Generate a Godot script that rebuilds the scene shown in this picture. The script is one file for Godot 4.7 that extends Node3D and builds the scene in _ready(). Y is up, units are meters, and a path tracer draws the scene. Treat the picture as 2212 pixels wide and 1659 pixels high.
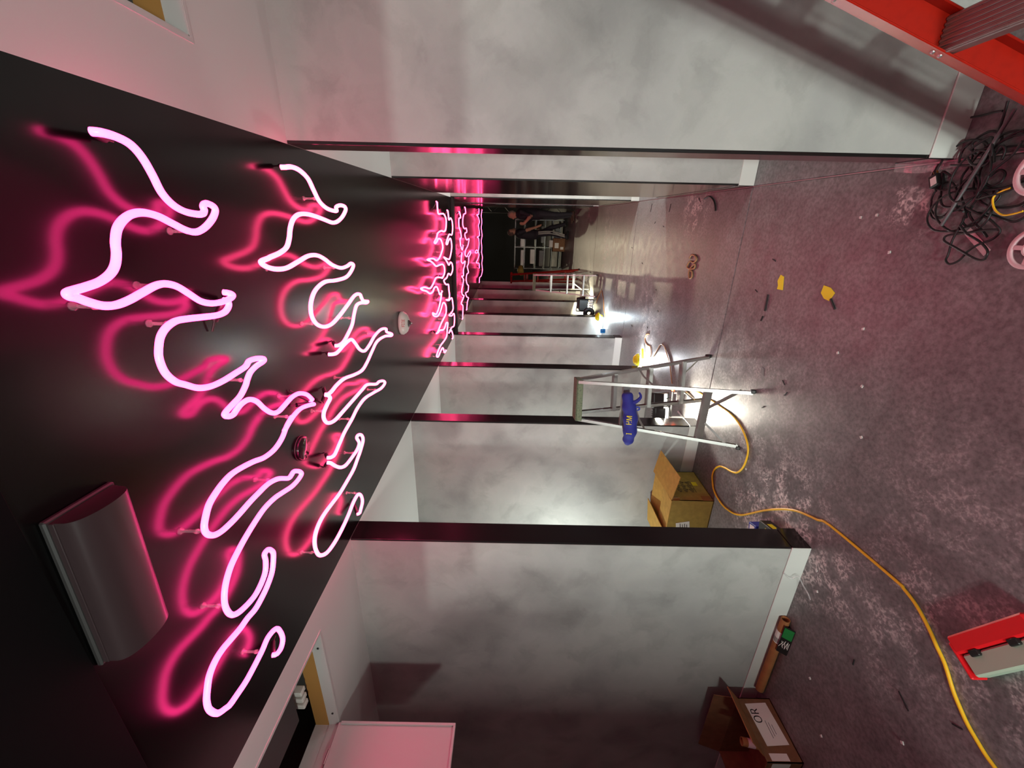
extends Node3D
# An upright corridor under a black ceiling with pink neon flames, photographed with the camera turned on its side.

const H := 2.5           # ceiling height
const XL := -1.629       # plane of the partition ends on one side
const XR := 0.238        # plane of the partition ends on the other side
const D1 := 1.757        # first partition
const SP := 1.4106       # partition spacing
const TH := 0.144        # partition thickness
const WL := -4.2         # back of the alcoves
const WR := 1.9

var M := {}
var taken := {}

# ---------------------------------------------------------------- helpers
func lin(r, g, b, k = 1.0) -> Color:
	return Color(r * k, g * k, b * k).linear_to_srgb()

func mat(key, col, rough = 0.6, metal = 0.0, spec = 0.5):
	var m := StandardMaterial3D.new()
	m.resource_name = key
	m.albedo_color = col
	m.roughness = rough
	m.metallic = metal
	m.metallic_specular = spec
	M[key] = m
	return m

func glow(key, r, g, b, k):
	var m = mat(key, Color(0.9, 0.8, 0.85), 0.3)
	m.emission_enabled = true
	m.emission = lin(r, g, b)
	m.emission_energy_multiplier = k
	return m

func noise_image(nseed, freq, octaves, size, warp, lacun = 2.0, gain = 0.5) -> Image:
	var n := FastNoiseLite.new()
	n.seed = nseed
	n.noise_type = FastNoiseLite.TYPE_SIMPLEX_SMOOTH
	n.frequency = freq
	n.fractal_octaves = octaves
	n.fractal_lacunarity = lacun
	n.fractal_gain = gain
	if warp > 0.0:
		n.domain_warp_enabled = true
		n.domain_warp_amplitude = warp
		n.domain_warp_frequency = freq * 0.8
	return n.get_seamless_image(size, size)

func ramp_tex(img: Image, stops) -> ImageTexture:
	var lut := []
	for i in 256:
		var t = i / 255.0
		var c: Color = stops[0][1]
		for j in range(1, stops.size()):
			if t >= stops[j - 1][0]:
				c = stops[j - 1][1].lerp(stops[j][1], clampf((t - stops[j - 1][0]) / (stops[j][0] - stops[j - 1][0]), 0.0, 1.0))
		lut.append([int(c.r * 255), int(c.g * 255), int(c.b * 255)])
	var src := img.get_data()
	var out := PackedByteArray()
	out.resize(src.size() * 3)
	for i in src.size():
		var c = lut[src[i]]
		out[i * 3] = c[0]
		out[i * 3 + 1] = c[1]
		out[i * 3 + 2] = c[2]
	return ImageTexture.create_from_image(Image.create_from_data(img.get_width(), img.get_height(), false, Image.FORMAT_RGB8, out))

func numbered(called: String) -> String:
	if not taken.has(called):
		taken[called] = 0
		return called
	taken[called] += 1
	return "%s_%03d" % [called, taken[called]]

func thing(called, label, category, at = Vector3.ZERO, turn = 0.0, group = "", kind = ""):
	var o := Node3D.new()
	o.name = numbered(called)
	add_child(o)
	o.position = at
	o.rotation.y = turn
	tag(o, label, category, group, kind)
	return o

func tag(o, label, category, group = "", kind = ""):
	o.set_meta("label", label)
	o.set_meta("category", category)
	if group:
		o.set_meta("group", group)
	if kind:
		o.set_meta("kind", kind)
	return o

func st0() -> SurfaceTool:
	var s := SurfaceTool.new()
	s.begin(Mesh.PRIMITIVE_TRIANGLES)
	s.set_smooth_group(-1)
	return s

func put(s: SurfaceTool, called, m, parent = self):
	s.generate_normals()
	var o := MeshInstance3D.new()
	o.mesh = s.commit()
	o.material_override = m
	o.cast_shadow = GeometryInstance3D.SHADOW_CASTING_SETTING_ON
	if parent == self:
		o.name = numbered(called)
	else:
		o.name = called
	parent.add_child(o, true)
	return o

func tri(s: SurfaceTool, a, b, c, out):
	var n = (a - c).cross(a - b)
	s.add_vertex(a)
	if n.dot(out) >= 0.0:
		s.add_vertex(b)
		s.add_vertex(c)
	else:
		s.add_vertex(c)
		s.add_vertex(b)

func quad(s, a, b, c, d, out):
	tri(s, a, b, c, out)
	tri(s, a, c, d, out)

# a box with chamfered edges
func box(s: SurfaceTool, at: Vector3, size: Vector3, bev = 0.0, basis = Basis.IDENTITY):
	var h = size / 2
	var b = minf(bev, minf(h.x, minf(h.y, h.z)) * 0.9)
	s.set_smooth_group(-1)
	if b <= 0.0:
		for ax in 3:
			for sg in [-1.0, 1.0]:
				var n = Vector3.ZERO
				n[ax] = sg
				var u = Vector3.ZERO
				u[(ax + 1) % 3] = h[(ax + 1) % 3]
				var v = Vector3.ZERO
				v[(ax + 2) % 3] = h[(ax + 2) % 3]
				var c = n * h[ax]
				quad(s, at + basis * (c - u - v), at + basis * (c + u - v), at + basis * (c + u + v), at + basis * (c - u + v), basis * n)
		return
	for ax in 3:
		for sg in [-1.0, 1.0]:
			var n = Vector3.ZERO
			n[ax] = sg
			var u = Vector3.ZERO
			u[(ax + 1) % 3] = h[(ax + 1) % 3] - b
			var v = Vector3.ZERO
			v[(ax + 2) % 3] = h[(ax + 2) % 3] - b
			var c = n * h[ax]
			quad(s, at + basis * (c - u - v), at + basis * (c + u - v), at + basis * (c + u + v), at + basis * (c - u + v), basis * n)
	for ax in 3:
		var i = (ax + 1) % 3
		var j = (ax + 2) % 3
		for si in [-1.0, 1.0]:
			for sj in [-1.0, 1.0]:
				var p = Vector3.ZERO
				p[i] = si * h[i]
				p[j] = sj * (h[j] - b)
				var q = Vector3.ZERO
				q[i] = si * (h[i] - b)
				q[j] = sj * h[j]
				var e = Vector3.ZERO
				e[ax] = h[ax] - b
				quad(s, at + basis * (p - e), at + basis * (p + e), at + basis * (q + e), at + basis * (q - e), basis * (p + q))
	for sx in [-1.0, 1.0]:
		for sy in [-1.0, 1.0]:
			for sz in [-1.0, 1.0]:
				var g = Vector3(sx, sy, sz)
				tri(s, at + basis * (g * Vector3(h.x, h.y - b, h.z - b)), at + basis * (g * Vector3(h.x - b, h.y, h.z - b)), at + basis * (g * Vector3(h.x - b, h.y - b, h.z)), basis * g)

func span(s, lo: Vector3, hi: Vector3, bev = 0.0):
	box(s, (lo + hi) / 2, (hi - lo).abs(), bev)

func smooth(pts, n = 4) -> PackedVector3Array:
	var out := PackedVector3Array()
	var c = pts.size()
	for i in c - 1:
		var p0 = pts[maxi(i - 1, 0)]
		var p3 = pts[mini(i + 2, c - 1)]
		for k in n:
			var t = float(k) / n
			out.append(pts[i].cubic_interpolate(pts[i + 1], p0, p3, t))
	out.append(pts[c - 1])
	return out

func tube(s: SurfaceTool, pts, r, seg = 8, caps = true):
	s.set_smooth_group(1)
	var c = pts.size()
	var rings := []
	var up = Vector3.UP
	var t0 = (pts[1] - pts[0]).normalized()
	if absf(t0.dot(up)) > 0.9:
		up = Vector3.RIGHT
	var nrm = (up - t0 * up.dot(t0)).normalized()
	for i in c:
		var t = (pts[mini(i + 1, c - 1)] - pts[maxi(i - 1, 0)]).normalized()
		nrm = (nrm - t * nrm.dot(t)).normalized()
		var bn = t.cross(nrm)
		var rr = r[i] if r is Array else r
		var ring := PackedVector3Array()
		for k in seg:
			var a = TAU * k / seg
			ring.append(pts[i] + (nrm * cos(a) + bn * sin(a)) * rr)
		rings.append(ring)
	for i in c - 1:
		for k in seg:
			var k2 = (k + 1) % seg
			var out = (rings[i][k] + rings[i][k2]) / 2 - pts[i]
			quad(s, rings[i][k], rings[i + 1][k], rings[i + 1][k2], rings[i][k2], out)
	if caps:
		s.set_smooth_group(-1)
		for e in [0, c - 1]:
			var dir = pts[0] - pts[1] if e == 0 else pts[c - 1] - pts[c - 2]
			for k in seg:
				tri(s, pts[e], rings[e][k], rings[e][(k + 1) % seg], dir)

func rod(s, a, b, r, seg = 8):
	tube(s, PackedVector3Array([a, b]), r, seg)

# profile of (radius, height) turned round the y axis of a transform
func lathe(s: SurfaceTool, prof, seg = 24, xf = Transform3D.IDENTITY, sharp = false):
	s.set_smooth_group(-1 if sharp else 2)
	for i in prof.size() - 1:
		for k in seg:
			var a = TAU * k / seg
			var b = TAU * (k + 1) / seg
			var p = prof[i]
			var q = prof[i + 1]
			var v = [Vector3(cos(a) * p.x, p.y, sin(a) * p.x), Vector3(cos(b) * p.x, p.y, sin(b) * p.x), Vector3(cos(b) * q.x, q.y, sin(b) * q.x), Vector3(cos(a) * q.x, q.y, sin(a) * q.x)]
			var mid = Vector3(cos((a + b) / 2), 0, sin((a + b) / 2))
			var out = mid * (q.y - p.y) - Vector3.UP * (q.x - p.x)
			out = xf.basis * out
			for n in 4:
				v[n] = xf * v[n]
			if p.x > 0.0001:
				tri(s, v[0], v[1], v[2], out)
			if q.x > 0.0001:
				tri(s, v[0], v[2], v[3], out)

# flat outline pushed to a thickness along local z
func prism(s: SurfaceTool, poly: PackedVector2Array, depth, xf = Transform3D.IDENTITY, round_sides = false):
	s.set_smooth_group(-1)
	var idx = Geometry2D.triangulate_polygon(poly)
	var h = depth / 2.0
	for i in range(0, idx.size(), 3):
		for sg in [-1.0, 1.0]:
			var v := []
			for k in 3:
				var p = poly[idx[i + k]]
				v.append(xf * Vector3(p.x, p.y, h * sg))
			tri(s, v[0], v[1], v[2], xf.basis * Vector3(0, 0, sg))
	s.set_smooth_group(6 if round_sides else -1)
	var cw = Geometry2D.is_polygon_clockwise(poly)
	for i in poly.size():
		var p = poly[i]
		var q = poly[(i + 1) % poly.size()]
		var e = q - p
		var out = Vector3(e.y, -e.x, 0) * (1.0 if not cw else -1.0)
		quad(s, xf * Vector3(p.x, p.y, -h), xf * Vector3(q.x, q.y, -h), xf * Vector3(q.x, q.y, h), xf * Vector3(p.x, p.y, h), xf.basis * out)

func one(called, label, category, s, m, group = "", kind = ""):
	return tag(put(s, called, m), label, category, group, kind)

func words(parent, text, at: Vector3, basis: Basis, height, m, called = "lettering"):
	var t := TextMesh.new()
	t.text = text
	t.font_size = 32
	t.pixel_size = height / 32.0
	t.depth = 0.0006
	t.curve_step = 2.0
	var f := SystemFont.new()
	f.font_names = PackedStringArray(["Droid Sans"])
	t.font = f
	var o := MeshInstance3D.new()
	o.mesh = t
	o.material_override = m
	o.name = called
	o.transform = Transform3D(basis, at)
	parent.add_child(o, true)

func looking(z: Vector3, y = Vector3.UP) -> Basis:
	z = z.normalized()
	var x = y.cross(z).normalized()
	return Basis(x, z.cross(x), z)

func lamp(kind, parent, at, col, energy, size = 0.05):
	var l
	if kind == "omni":
		l = OmniLight3D.new()
		l.omni_range = 30.0
		l.omni_attenuation = 2.0
		l.light_size = size
	elif kind == "spot":
		l = SpotLight3D.new()
		l.spot_range = 30.0
		l.spot_attenuation = 2.0
		l.light_size = size
	else:
		l = AreaLight3D.new()
		l.area_size = size
		l.area_range = 30.0
		l.area_attenuation = 2.0
		l.area_normalize_energy = true
	l.light_color = col
	l.light_energy = energy
	l.shadow_enabled = true
	l.name = "lamp_light"
	parent.add_child(l, true)
	l.position = at
	return l

func pairs(a, y) -> PackedVector3Array:
	var o := PackedVector3Array()
	for i in range(0, a.size(), 2):
		o.append(Vector3(a[i], y, a[i + 1]))
	return o

# ---------------------------------------------------------------- the scene
func _ready():
	setup_camera()
	setup_light()
	setup_materials()
	build_floor()
	build_shell()
	build_hatches()
	build_neon()
	build_ceiling_things()
	build_ladders()
	build_lamps()
	build_boxes()
	build_cords()
	build_pile()
	build_scraps()
	build_far_room()

func setup_camera():
	var c := Camera3D.new()
	c.name = "camera"
	var right = Vector3(0.92744513, 0.0207692, -0.37338207)
	var up = Vector3(-0.02038426, 0.99977982, 0.00497975)
	var back = Vector3(0.37340329, 0.00299267, 0.92766429)
	c.transform = Transform3D(Basis(-up, right, back).orthonormalized(), Vector3(0, 1.6484, 0))
	c.fov = rad_to_deg(2.0 * atan(829.5 / 892.11))
	c.near = 0.05
	c.far = 60.0
	add_child(c)
	c.current = true

func setup_light():
	var e := Environment.new()
	e.background_mode = Environment.BG_COLOR
	e.background_color = Color(0, 0, 0)
	e.tonemap_mode = Environment.TONE_MAPPER_LINEAR
	e.tonemap_exposure = 1.0
	e.sdfgi_enabled = true
	e.ssao_enabled = true
	e.ssil_enabled = true
	var w := WorldEnvironment.new()
	w.name = "environment"
	w.environment = e
	add_child(w)

func setup_materials():
	# trowelled cement render of the partitions: cloudy greys, brushed patches
	var cloud = noise_image(11, 0.0045, 4, 512, 45.0, 2.0, 0.42)
	var wall_tex = ramp_tex(cloud, [[0.0, Color(0.55, 0.545, 0.54)], [0.22, Color(0.61, 0.605, 0.595)], [0.38, Color(0.665, 0.66, 0.65)], [0.6, Color(0.69, 0.685, 0.67)], [1.0, Color(0.73, 0.72, 0.705)]])
	var fine = noise_image(5, 0.016, 4, 512, 50.0, 2.2, 0.45)
	var brush = ramp_tex(fine, [[0.0, Color(0.88, 0.88, 0.88)], [0.35, Color(0.965, 0.965, 0.965)], [0.55, Color(1, 1, 1)], [1.0, Color(0.96, 0.96, 0.965)]])
	for i in 4:
		var m = mat("cement_%d" % i, Color(1, 1, 1), 0.62)
		m.albedo_texture = wall_tex
		m.uv1_triplanar = true
		m.uv1_world_triplanar = true
		m.uv1_scale = Vector3(0.42, 0.42, 0.42)
		m.uv1_offset = Vector3(0.37 * i, 0.61 * i, 0.2 * i)
		m.detail_enabled = true
		m.detail_albedo = brush
		m.detail_blend_mode = BaseMaterial3D.BLEND_MODE_MUL
	var nb = noise_image(8, 0.02, 5, 256, 0.0)
	mat("alcove_ceiling", Color(0.84, 0.83, 0.82), 0.7)
	mat("black_ceiling", lin(0.003, 0.0028, 0.0028), 0.22, 0.0, 0.45)
	mat("soffit_black", lin(0.004, 0.0036, 0.004), 0.8, 0.0, 0.25)
	mat("black_panel", lin(0.012, 0.011, 0.011), 0.17, 0.0, 0.55)
	mat("black_beam", lin(0.006, 0.006, 0.006), 0.7)
	mat("skirting", Color(0.83, 0.83, 0.81), 0.45)
	mat("hall_grey", Color(0.42, 0.41, 0.42), 0.85, 0.0, 0.3)
	mat("white_paint", Color(0.82, 0.81, 0.8), 0.4)
	mat("plenum", Color(0.40, 0.38, 0.36), 0.9)
	mat("timber", Color(0.72, 0.52, 0.27), 0.7)
	mat("duct", lin(0.05, 0.045, 0.045), 0.5)
	mat("black_plastic", lin(0.012, 0.012, 0.012), 0.4)
	mat("black_rubber", lin(0.012, 0.011, 0.012), 0.5)
	mat("grey_plastic", Color(0.36, 0.34, 0.35), 0.45)
	mat("white_plastic", Color(0.86, 0.84, 0.81), 0.35)
	mat("red_ink", Color(0.75, 0.08, 0.08), 0.5)
	mat("black_ink", Color(0.06, 0.06, 0.06), 0.6)
	mat("paper", Color(0.9, 0.89, 0.86), 0.75)
	mat("yellow_sticker", Color(0.95, 0.85, 0.12), 0.5)
	mat("yellow_tape", Color(0.92, 0.86, 0.10), 0.5)
	mat("yellow_cord", Color(0.93, 0.74, 0.15), 0.4)
	mat("orange_cord", Color(0.66, 0.42, 0.22), 0.45)
	mat("orange_plastic", Color(0.93, 0.32, 0.1), 0.4)
	mat("blue_plastic", Color(0.1, 0.55, 0.9), 0.35)
	mat("navy_blue", Color(0.12, 0.2, 0.62), 0.45)
	mat("green_print", Color(0.15, 0.5, 0.25), 0.35)
	mat("tan_cord", Color(0.70, 0.55, 0.38), 0.6)
	mat("tape", Color(0.62, 0.45, 0.24), 0.25)
	mat("pink_spool", Color(0.86, 0.72, 0.74), 0.45)
	mat("tool_red", Color(0.86, 0.1, 0.13), 0.35)
	mat("tool_grey", Color(0.66, 0.72, 0.64), 0.3)
	mat("brass", Color(0.75, 0.6, 0.3), 0.35, 1.0)
	var al = mat("aluminium", Color(0.64, 0.63, 0.62), 0.42, 0.8)
	var scr = noise_image(21, 0.03, 4, 256, 0.0)
	al.roughness_texture = ramp_tex(scr, [[0.0, Color(0.6, 0.6, 0.6)], [1.0, Color(1, 1, 1)]])
	al.uv1_triplanar = true
	al.uv1_scale = Vector3(3, 3, 3)
	mat("bare_metal", Color(0.75, 0.75, 0.74), 0.35, 0.8)
	var fg = mat("orange_fibreglass", Color(0.66, 0.10, 0.04), 0.33)
	fg.albedo_texture = ramp_tex(scr, [[0.0, Color(0.94, 0.93, 0.93)], [0.5, Color(1, 1, 1)], [1.0, Color(1, 0.97, 0.95)]])
	fg.uv1_triplanar = true
	fg.uv1_scale = Vector3(4, 4, 4)
	mat("red_ladder", Color(0.42, 0.05, 0.035), 0.5)
	mat("shelf_steel", Color(0.36, 0.36, 0.35), 0.4, 0.7)
	var cap = mat("ladder_cap", Color(0.42, 0.47, 0.36), 0.6)
	cap.albedo_texture = ramp_tex(noise_image(3, 0.05, 4, 256, 0.0), [[0.0, Color(0.6, 0.6, 0.6)], [0.45, Color(0.95, 1, 0.95)], [0.62, Color(1, 1, 1)], [0.66, Color(1.0, 0.95, 0.95)], [1.0, Color(1, 1, 1)]])
	cap.uv1_triplanar = true
	cap.uv1_scale = Vector3(5, 5, 5)
	var cb_img = noise_image(31, 0.02, 4, 256, 10.0)
	var cbt = ramp_tex(cb_img, [[0.0, Color(0.88, 0.88, 0.88)], [1.0, Color(1, 1, 1)]])
	for a in [["cardboard", Color(0.68, 0.57, 0.26)], ["cardboard_inner", Color(0.78, 0.61, 0.28)], ["cardboard_brown", Color(0.52, 0.36, 0.24)], ["cardboard_tube", Color(0.66, 0.42, 0.24)]]:
		var m = mat(a[0], a[1], 0.8)
		m.albedo_texture = cbt
		m.uv1_triplanar = true
		m.uv1_scale = Vector3(3, 3, 3)
	var bc = mat("blue_cloth", Color(0.13, 0.15, 0.52), 0.75)
	bc.rim_enabled = true
	bc.rim = 0.3
	mat("dark_cloth", lin(0.012, 0.011, 0.016), 0.85)
	# thin clear film and smoked lens
	var film = mat("clear_film", Color(1, 1, 1, 0.18), 0.1)
	film.transparency = BaseMaterial3D.TRANSPARENCY_ALPHA
	film.cull_mode = BaseMaterial3D.CULL_DISABLED
	mat("smoked_lens", Color(0.27, 0.21, 0.22), 0.3)
	mat("glass_clear", Color(0.95, 0.95, 0.95, 0.15), 0.05).transparency = BaseMaterial3D.TRANSPARENCY_ALPHA
	# neon gas: strongly coloured light that clips to a pale tone in the tube itself
	glow("neon_near", 1.0, 0.028, 0.21, 15.5)
	glow("neon_far", 1.0, 0.045, 0.17, 15.5)
	glow("lamp_white", 1.0, 0.98, 0.90, 6.0)
	glow("lamp_cool", 0.92, 0.98, 1.0, 6.0)
	glow("tower_glow", 1.0, 0.95, 0.86, 12.0)

# concrete: mauve grey, cloudy, with white plaster dust and scuffs where the photograph shows them
func build_floor():
	var w := 1024
	var h := 2048
	var n1 := FastNoiseLite.new(); n1.seed = 4; n1.frequency = 0.007; n1.fractal_octaves = 5
	var n2 := FastNoiseLite.new(); n2.seed = 9; n2.frequency = 0.10; n2.fractal_octaves = 3; n2.domain_warp_enabled = true; n2.domain_warp_amplitude = 14.0; n2.domain_warp_frequency = 0.03
	var n3 := FastNoiseLite.new(); n3.seed = 17; n3.frequency = 0.022; n3.fractal_octaves = 4; n3.noise_type = FastNoiseLite.TYPE_SIMPLEX
	var a1 = n1.get_image(w, h, false, false, false).get_data()
	var a2 = n2.get_image(w, h, false, false, false).get_data()
	var a3 = n3.get_image(w, h, false, false, false).get_data()
	# dust patches: x, z, radius, strength
	var dust = [[-1.62, -2.0, 0.30, 1.0], [-1.73, -1.80, 0.22, 0.9], [-1.85, -2.27, 0.18, 0.8], [-1.66, -1.58, 0.2, 0.6], [-2.12, -2.28, 0.14, 0.8], [-1.66, -1.33, 0.25, 0.35], [-1.42, -1.2, 0.3, 0.35], [-1.35, -0.95, 0.25, 0.4], [0.12, -1.86, 0.12, 0.9], [0.12, -4.1, 0.25, 0.8], [-1.0, -1.25, 0.3, 0.25], [-1.2, -2.6, 0.5, 0.3], [-0.9, -6.5, 0.6, 0.4], [-0.4, -8.0, 0.8, 0.5], [-1.2, -5.0, 0.5, 0.4]]
	var dm := PackedFloat32Array()
	var dw := w / 8
	var dh := h / 8
	dm.resize(dw * dh)
	for j in dh:
		for i in dw:
			var x = -3.0 + 4.0 * (i + 0.5) / dw
			var z = -8.0 * (j + 0.5) / dh
			var v = 0.0
			for d in dust:
				var q = ((x - d[0]) * (x - d[0]) + (z - d[1]) * (z - d[1])) / (d[2] * d[2])
				if q < 6.0:
					v = maxf(v, d[3] * exp(-q))
			dm[j * dw + i] = v
	var out := PackedByteArray()
	out.resize(w * h * 3)
	for j in h:
		for i in w:
			var k = j * w + i
			var b = a1[k] / 255.0
			var g = a3[k] / 255.0
			var base = 0.475 + 0.10 * (b - 0.5) + 0.07 * (g - 0.5)
			var r = base * 1.01
			var gg = base * 0.995
			var bb = base * 1.0
			var d = dm[(j >> 3) * dw + (i >> 3)]
			var streak = absf(a2[k] / 127.5 - 1.0)
			var sc = clampf((0.14 + 0.22 * d - streak) * 7.0, 0.0, 1.0) * clampf(d * 1.8 + 0.10, 0.0, 1.0) * clampf((g - 0.35) * 4.0, 0.0, 1.0)
			r = lerpf(r, 0.84, sc)
			gg = lerpf(gg, 0.82, sc)
			bb = lerpf(bb, 0.81, sc)
			out[k * 3] = int(clampf(r, 0, 1) * 255)
			out[k * 3 + 1] = int(clampf(gg, 0, 1) * 255)
			out[k * 3 + 2] = int(clampf(bb, 0, 1) * 255)
	var m = mat("concrete", Color(1, 1, 1), 0.42)
	m.albedo_texture = ImageTexture.create_from_image(Image.create_from_data(w, h, false, Image.FORMAT_RGB8, out))
	m.roughness_texture = ramp_tex(Image.create_from_data(w, h, false, Image.FORMAT_L8, a3), [[0.0, Color(0.75, 0.75, 0.75)], [1.0, Color(1, 1, 1)]])
	m.detail_enabled = true
	m.detail_uv_layer = BaseMaterial3D.DETAIL_UV_2
	m.detail_blend_mode = BaseMaterial3D.BLEND_MODE_MUL
	m.detail_albedo = ramp_tex(noise_image(77, 0.06, 5, 512, 8.0, 2.2, 0.62), [[0.0, Color(0.72, 0.71, 0.71)], [0.5, Color(0.93, 0.93, 0.93)], [0.72, Color(1, 1, 1)], [1.0, Color(1, 1, 1)]])
	var f = thing("floor", "mauve grey concrete slab floor with pale dust and saw cut joints", "floor", Vector3.ZERO, 0, "", "structure")
	var bed = st0()
	span(bed, Vector3(-9, -0.2, 7), Vector3(9, -0.012, -36))
	put(bed, "joint_bed", M.skirting, f)
	var zs = [7.0, -0.347, -3.168, -5.989, -8.81, -11.63, -36.0]
	var xs = [-9.0, XR - 0.004, 9.0]
	for a in zs.size() - 1:
		for b in 2:
			var s := SurfaceTool.new()
			s.begin(Mesh.PRIMITIVE_TRIANGLES)
			s.set_smooth_group(-1)
			var x0 = xs[b] + 0.003
			var x1 = xs[b + 1] - 0.003
			var z0 = zs[a] - 0.003
			var z1 = zs[a + 1] + 0.003
			var e = 0.004
			var top = [Vector3(x0 + e, 0, z0 - e), Vector3(x1 - e, 0, z0 - e), Vector3(x1 - e, 0, z1 + e), Vector3(x0 + e, 0, z1 + e)]
			var low = [Vector3(x0, -0.006, z0), Vector3(x1, -0.006, z0), Vector3(x1, -0.006, z1), Vector3(x0, -0.006, z1)]
			var bot = []
			for v in low:
				bot.append(Vector3(v.x, -0.012, v.z))
			var faces = [[top[0], top[1], top[2], top[3]]]
			for k in 4:
				faces.append([top[k], low[k], low[(k + 1) % 4], top[(k + 1) % 4]])
				faces.append([low[k], bot[k], bot[(k + 1) % 4], low[(k + 1) % 4]])
			for fc in faces:
				var n = (fc[0] - fc[2]).cross(fc[0] - fc[1])
				var ok = n.dot((fc[0] + fc[2]) / 2 - Vector3((x0 + x1) / 2, -0.1, (z0 + z1) / 2)) > 0
				var order = [0, 1, 2, 0, 2, 3] if ok else [0, 2, 1, 0, 3, 2]
				for q in order:
					var p = fc[q]
					s.set_uv(Vector2((p.x + 3.0) / 4.0, -p.z / 8.0))
					s.set_uv2(Vector2(p.x, p.z) * 1.1)
					s.add_vertex(p)
			put(s, "slab", m, f)

# ---------------------------------------------------------------- walls
func partition(called, x_end, x_back, z0, z1, face_m, label, both = true):
	var o = thing(called, label, "wall", Vector3.ZERO, 0, "", "structure")
	var sg = signf(x_end - x_back)
	var s = st0()
	span(s, Vector3(x_end - sg * 0.012, 0, z0), Vector3(x_back, H, z1))
	put(s, "render_face", face_m, o)
	s = st0()
	span(s, Vector3(x_end, 0.104, z0 - 0.001), Vector3(x_end - sg * 0.012, H, z1 + 0.001), 0.0015)
	put(s, "end_panel", M.black_panel, o)
	s = st0()
	span(s, Vector3(x_end + sg * 0.003, 0, z0 + 0.004), Vector3(x_end - sg * 0.012, 0.102, z1 - 0.004), 0.0015)
	put(s, "end_skirting", M.black_panel, o)
	s = st0()
	span(s, Vector3(x_end - sg * 0.001, 0, z0 + 0.008), Vector3(x_back, 0.105, z0), 0.002)
	put(s, "skirting_board", M.skirting, o)
	return o

func build_shell():
	var cem = [M.cement_0, M.cement_1, M.cement_2, M.cement_3]
	var ln = ["grey cement partition with a cardboard tube lying along its white skirting", "grey cement partition behind the open cardboard carton", "grey cement partition behind the aluminium stepladder", "grey cement partition with a bright lamp on the floor beside it", "grey cement partition lit bluish by the lamp at its skirting", "grey cement partition behind the black wheeled cart", "dim cement partition beside the far stepladder", "last dim cement partition before the dark hall"]
	for i in 8:
		var z = -(D1 + SP * i)
		partition("wall_left", XL, WL, z, z - TH, cem[i % 4], ln[i])
	partition("wall_right", XR, WR, -D1, -D1 - TH, cem[2], "large grey cement partition behind the orange ladder")
	partition("wall_right", XR, WR, -3.168, -4.95, cem[1], "grey cement block wall with a wide glossy black side")
	partition("wall_right", XR, WR, -5.989, -8.0, cem[3], "distant grey cement block wall past the black ceiling beam")
	partition("wall_right", XR, WR, -8.81, -11.63, cem[0], "farthest grey cement block wall beside the two standing people")
	# ceiling
	var c = thing("ceiling", "glossy black ceiling strip carrying the neon flames", "ceiling", Vector3.ZERO, 0, "", "structure")
	var s = st0()
	span(s, Vector3(XL, H, 1.2), Vector3(XR, H + 0.12, -11.63))
	put(s, "black_strip", M.black_ceiling, c)
	s = st0()
	span(s, Vector3(XL, H, 6.6), Vector3(XR, H + 0.12, 1.2))
	put(s, "rear_ceiling", M.hall_grey, c)
	s = st0()
	# alcove ceilings, with openings for the two access hatches
	for side in [[XL, WL, -1.785, -2.45], [XR, WR, 0.418, 1.08]]:
		var lo = minf(side[0], side[1])
		var hi = maxf(side[0], side[1])
		var a = minf(side[2], side[3])
		var b = maxf(side[2], side[3])
		span(s, Vector3(lo, H, 6.6), Vector3(hi, H + 0.12, -0.72))
		span(s, Vector3(lo, H, -0.72), Vector3(a, H + 0.12, -1.323))
		span(s, Vector3(b, H, -0.72), Vector3(hi, H + 0.12, -1.323))
		span(s, Vector3(lo, H, -1.323), Vector3(hi, H + 0.12, -11.63))
	put(s, "alcove_ceiling", M.alcove_ceiling, c)
	s = st0()
	span(s, Vector3(XL, H - 0.035, -5.995), Vector3(XR, H, -6.12), 0.003)
	one("trim_1", "black beam across the ceiling between two neon flame groups", "trim", s, M.black_beam, "", "structure")
	s = st0()
	span(s, Vector3(XL, H - 0.008, 1.2), Vector3(XR, H, -0.566), 0.001)
	one("trim_2", "matt black ceiling panel beside the curved lens light", "trim", s, M.soffit_black, "", "structure")
	# closing walls
	s = st0()
	span(s, Vector3(WL - 0.12, 0, 6.6), Vector3(WL, H + 0.12, -11.63))
	one("wall_back", "plain cement wall closing the deep alcoves", "wall", s, cem[1], "", "structure")
	s = st0()
	span(s, Vector3(WR, 0, 6.6), Vector3(WR + 0.12, H + 0.12, -11.63))
	one("wall_outer", "plain cement wall closing the shallow alcoves", "wall", s, cem[2], "", "structure")
	# wall behind the camera with the doorway the work lights shine through
	s = st0()
	span(s, Vector3(WL, 0, 1.32), Vector3(-1.33, H, 1.2))
	span(s, Vector3(0.95, 0, 1.32), Vector3(WR, H, 1.2))
	span(s, Vector3(-1.33, 2.12, 1.32), Vector3(0.95, H, 1.2))
	one("wall_front", "grey wall with a wide doorway behind the camera", "wall", s, M.hall_grey, "", "structure")
	s = st0()
	span(s, Vector3(WL, 0, 6.6), Vector3(WR, H + 0.12, 6.72))
	one("wall_rear", "grey wall behind the tripod work lights", "wall", s, M.hall_grey, "", "structure")

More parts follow.
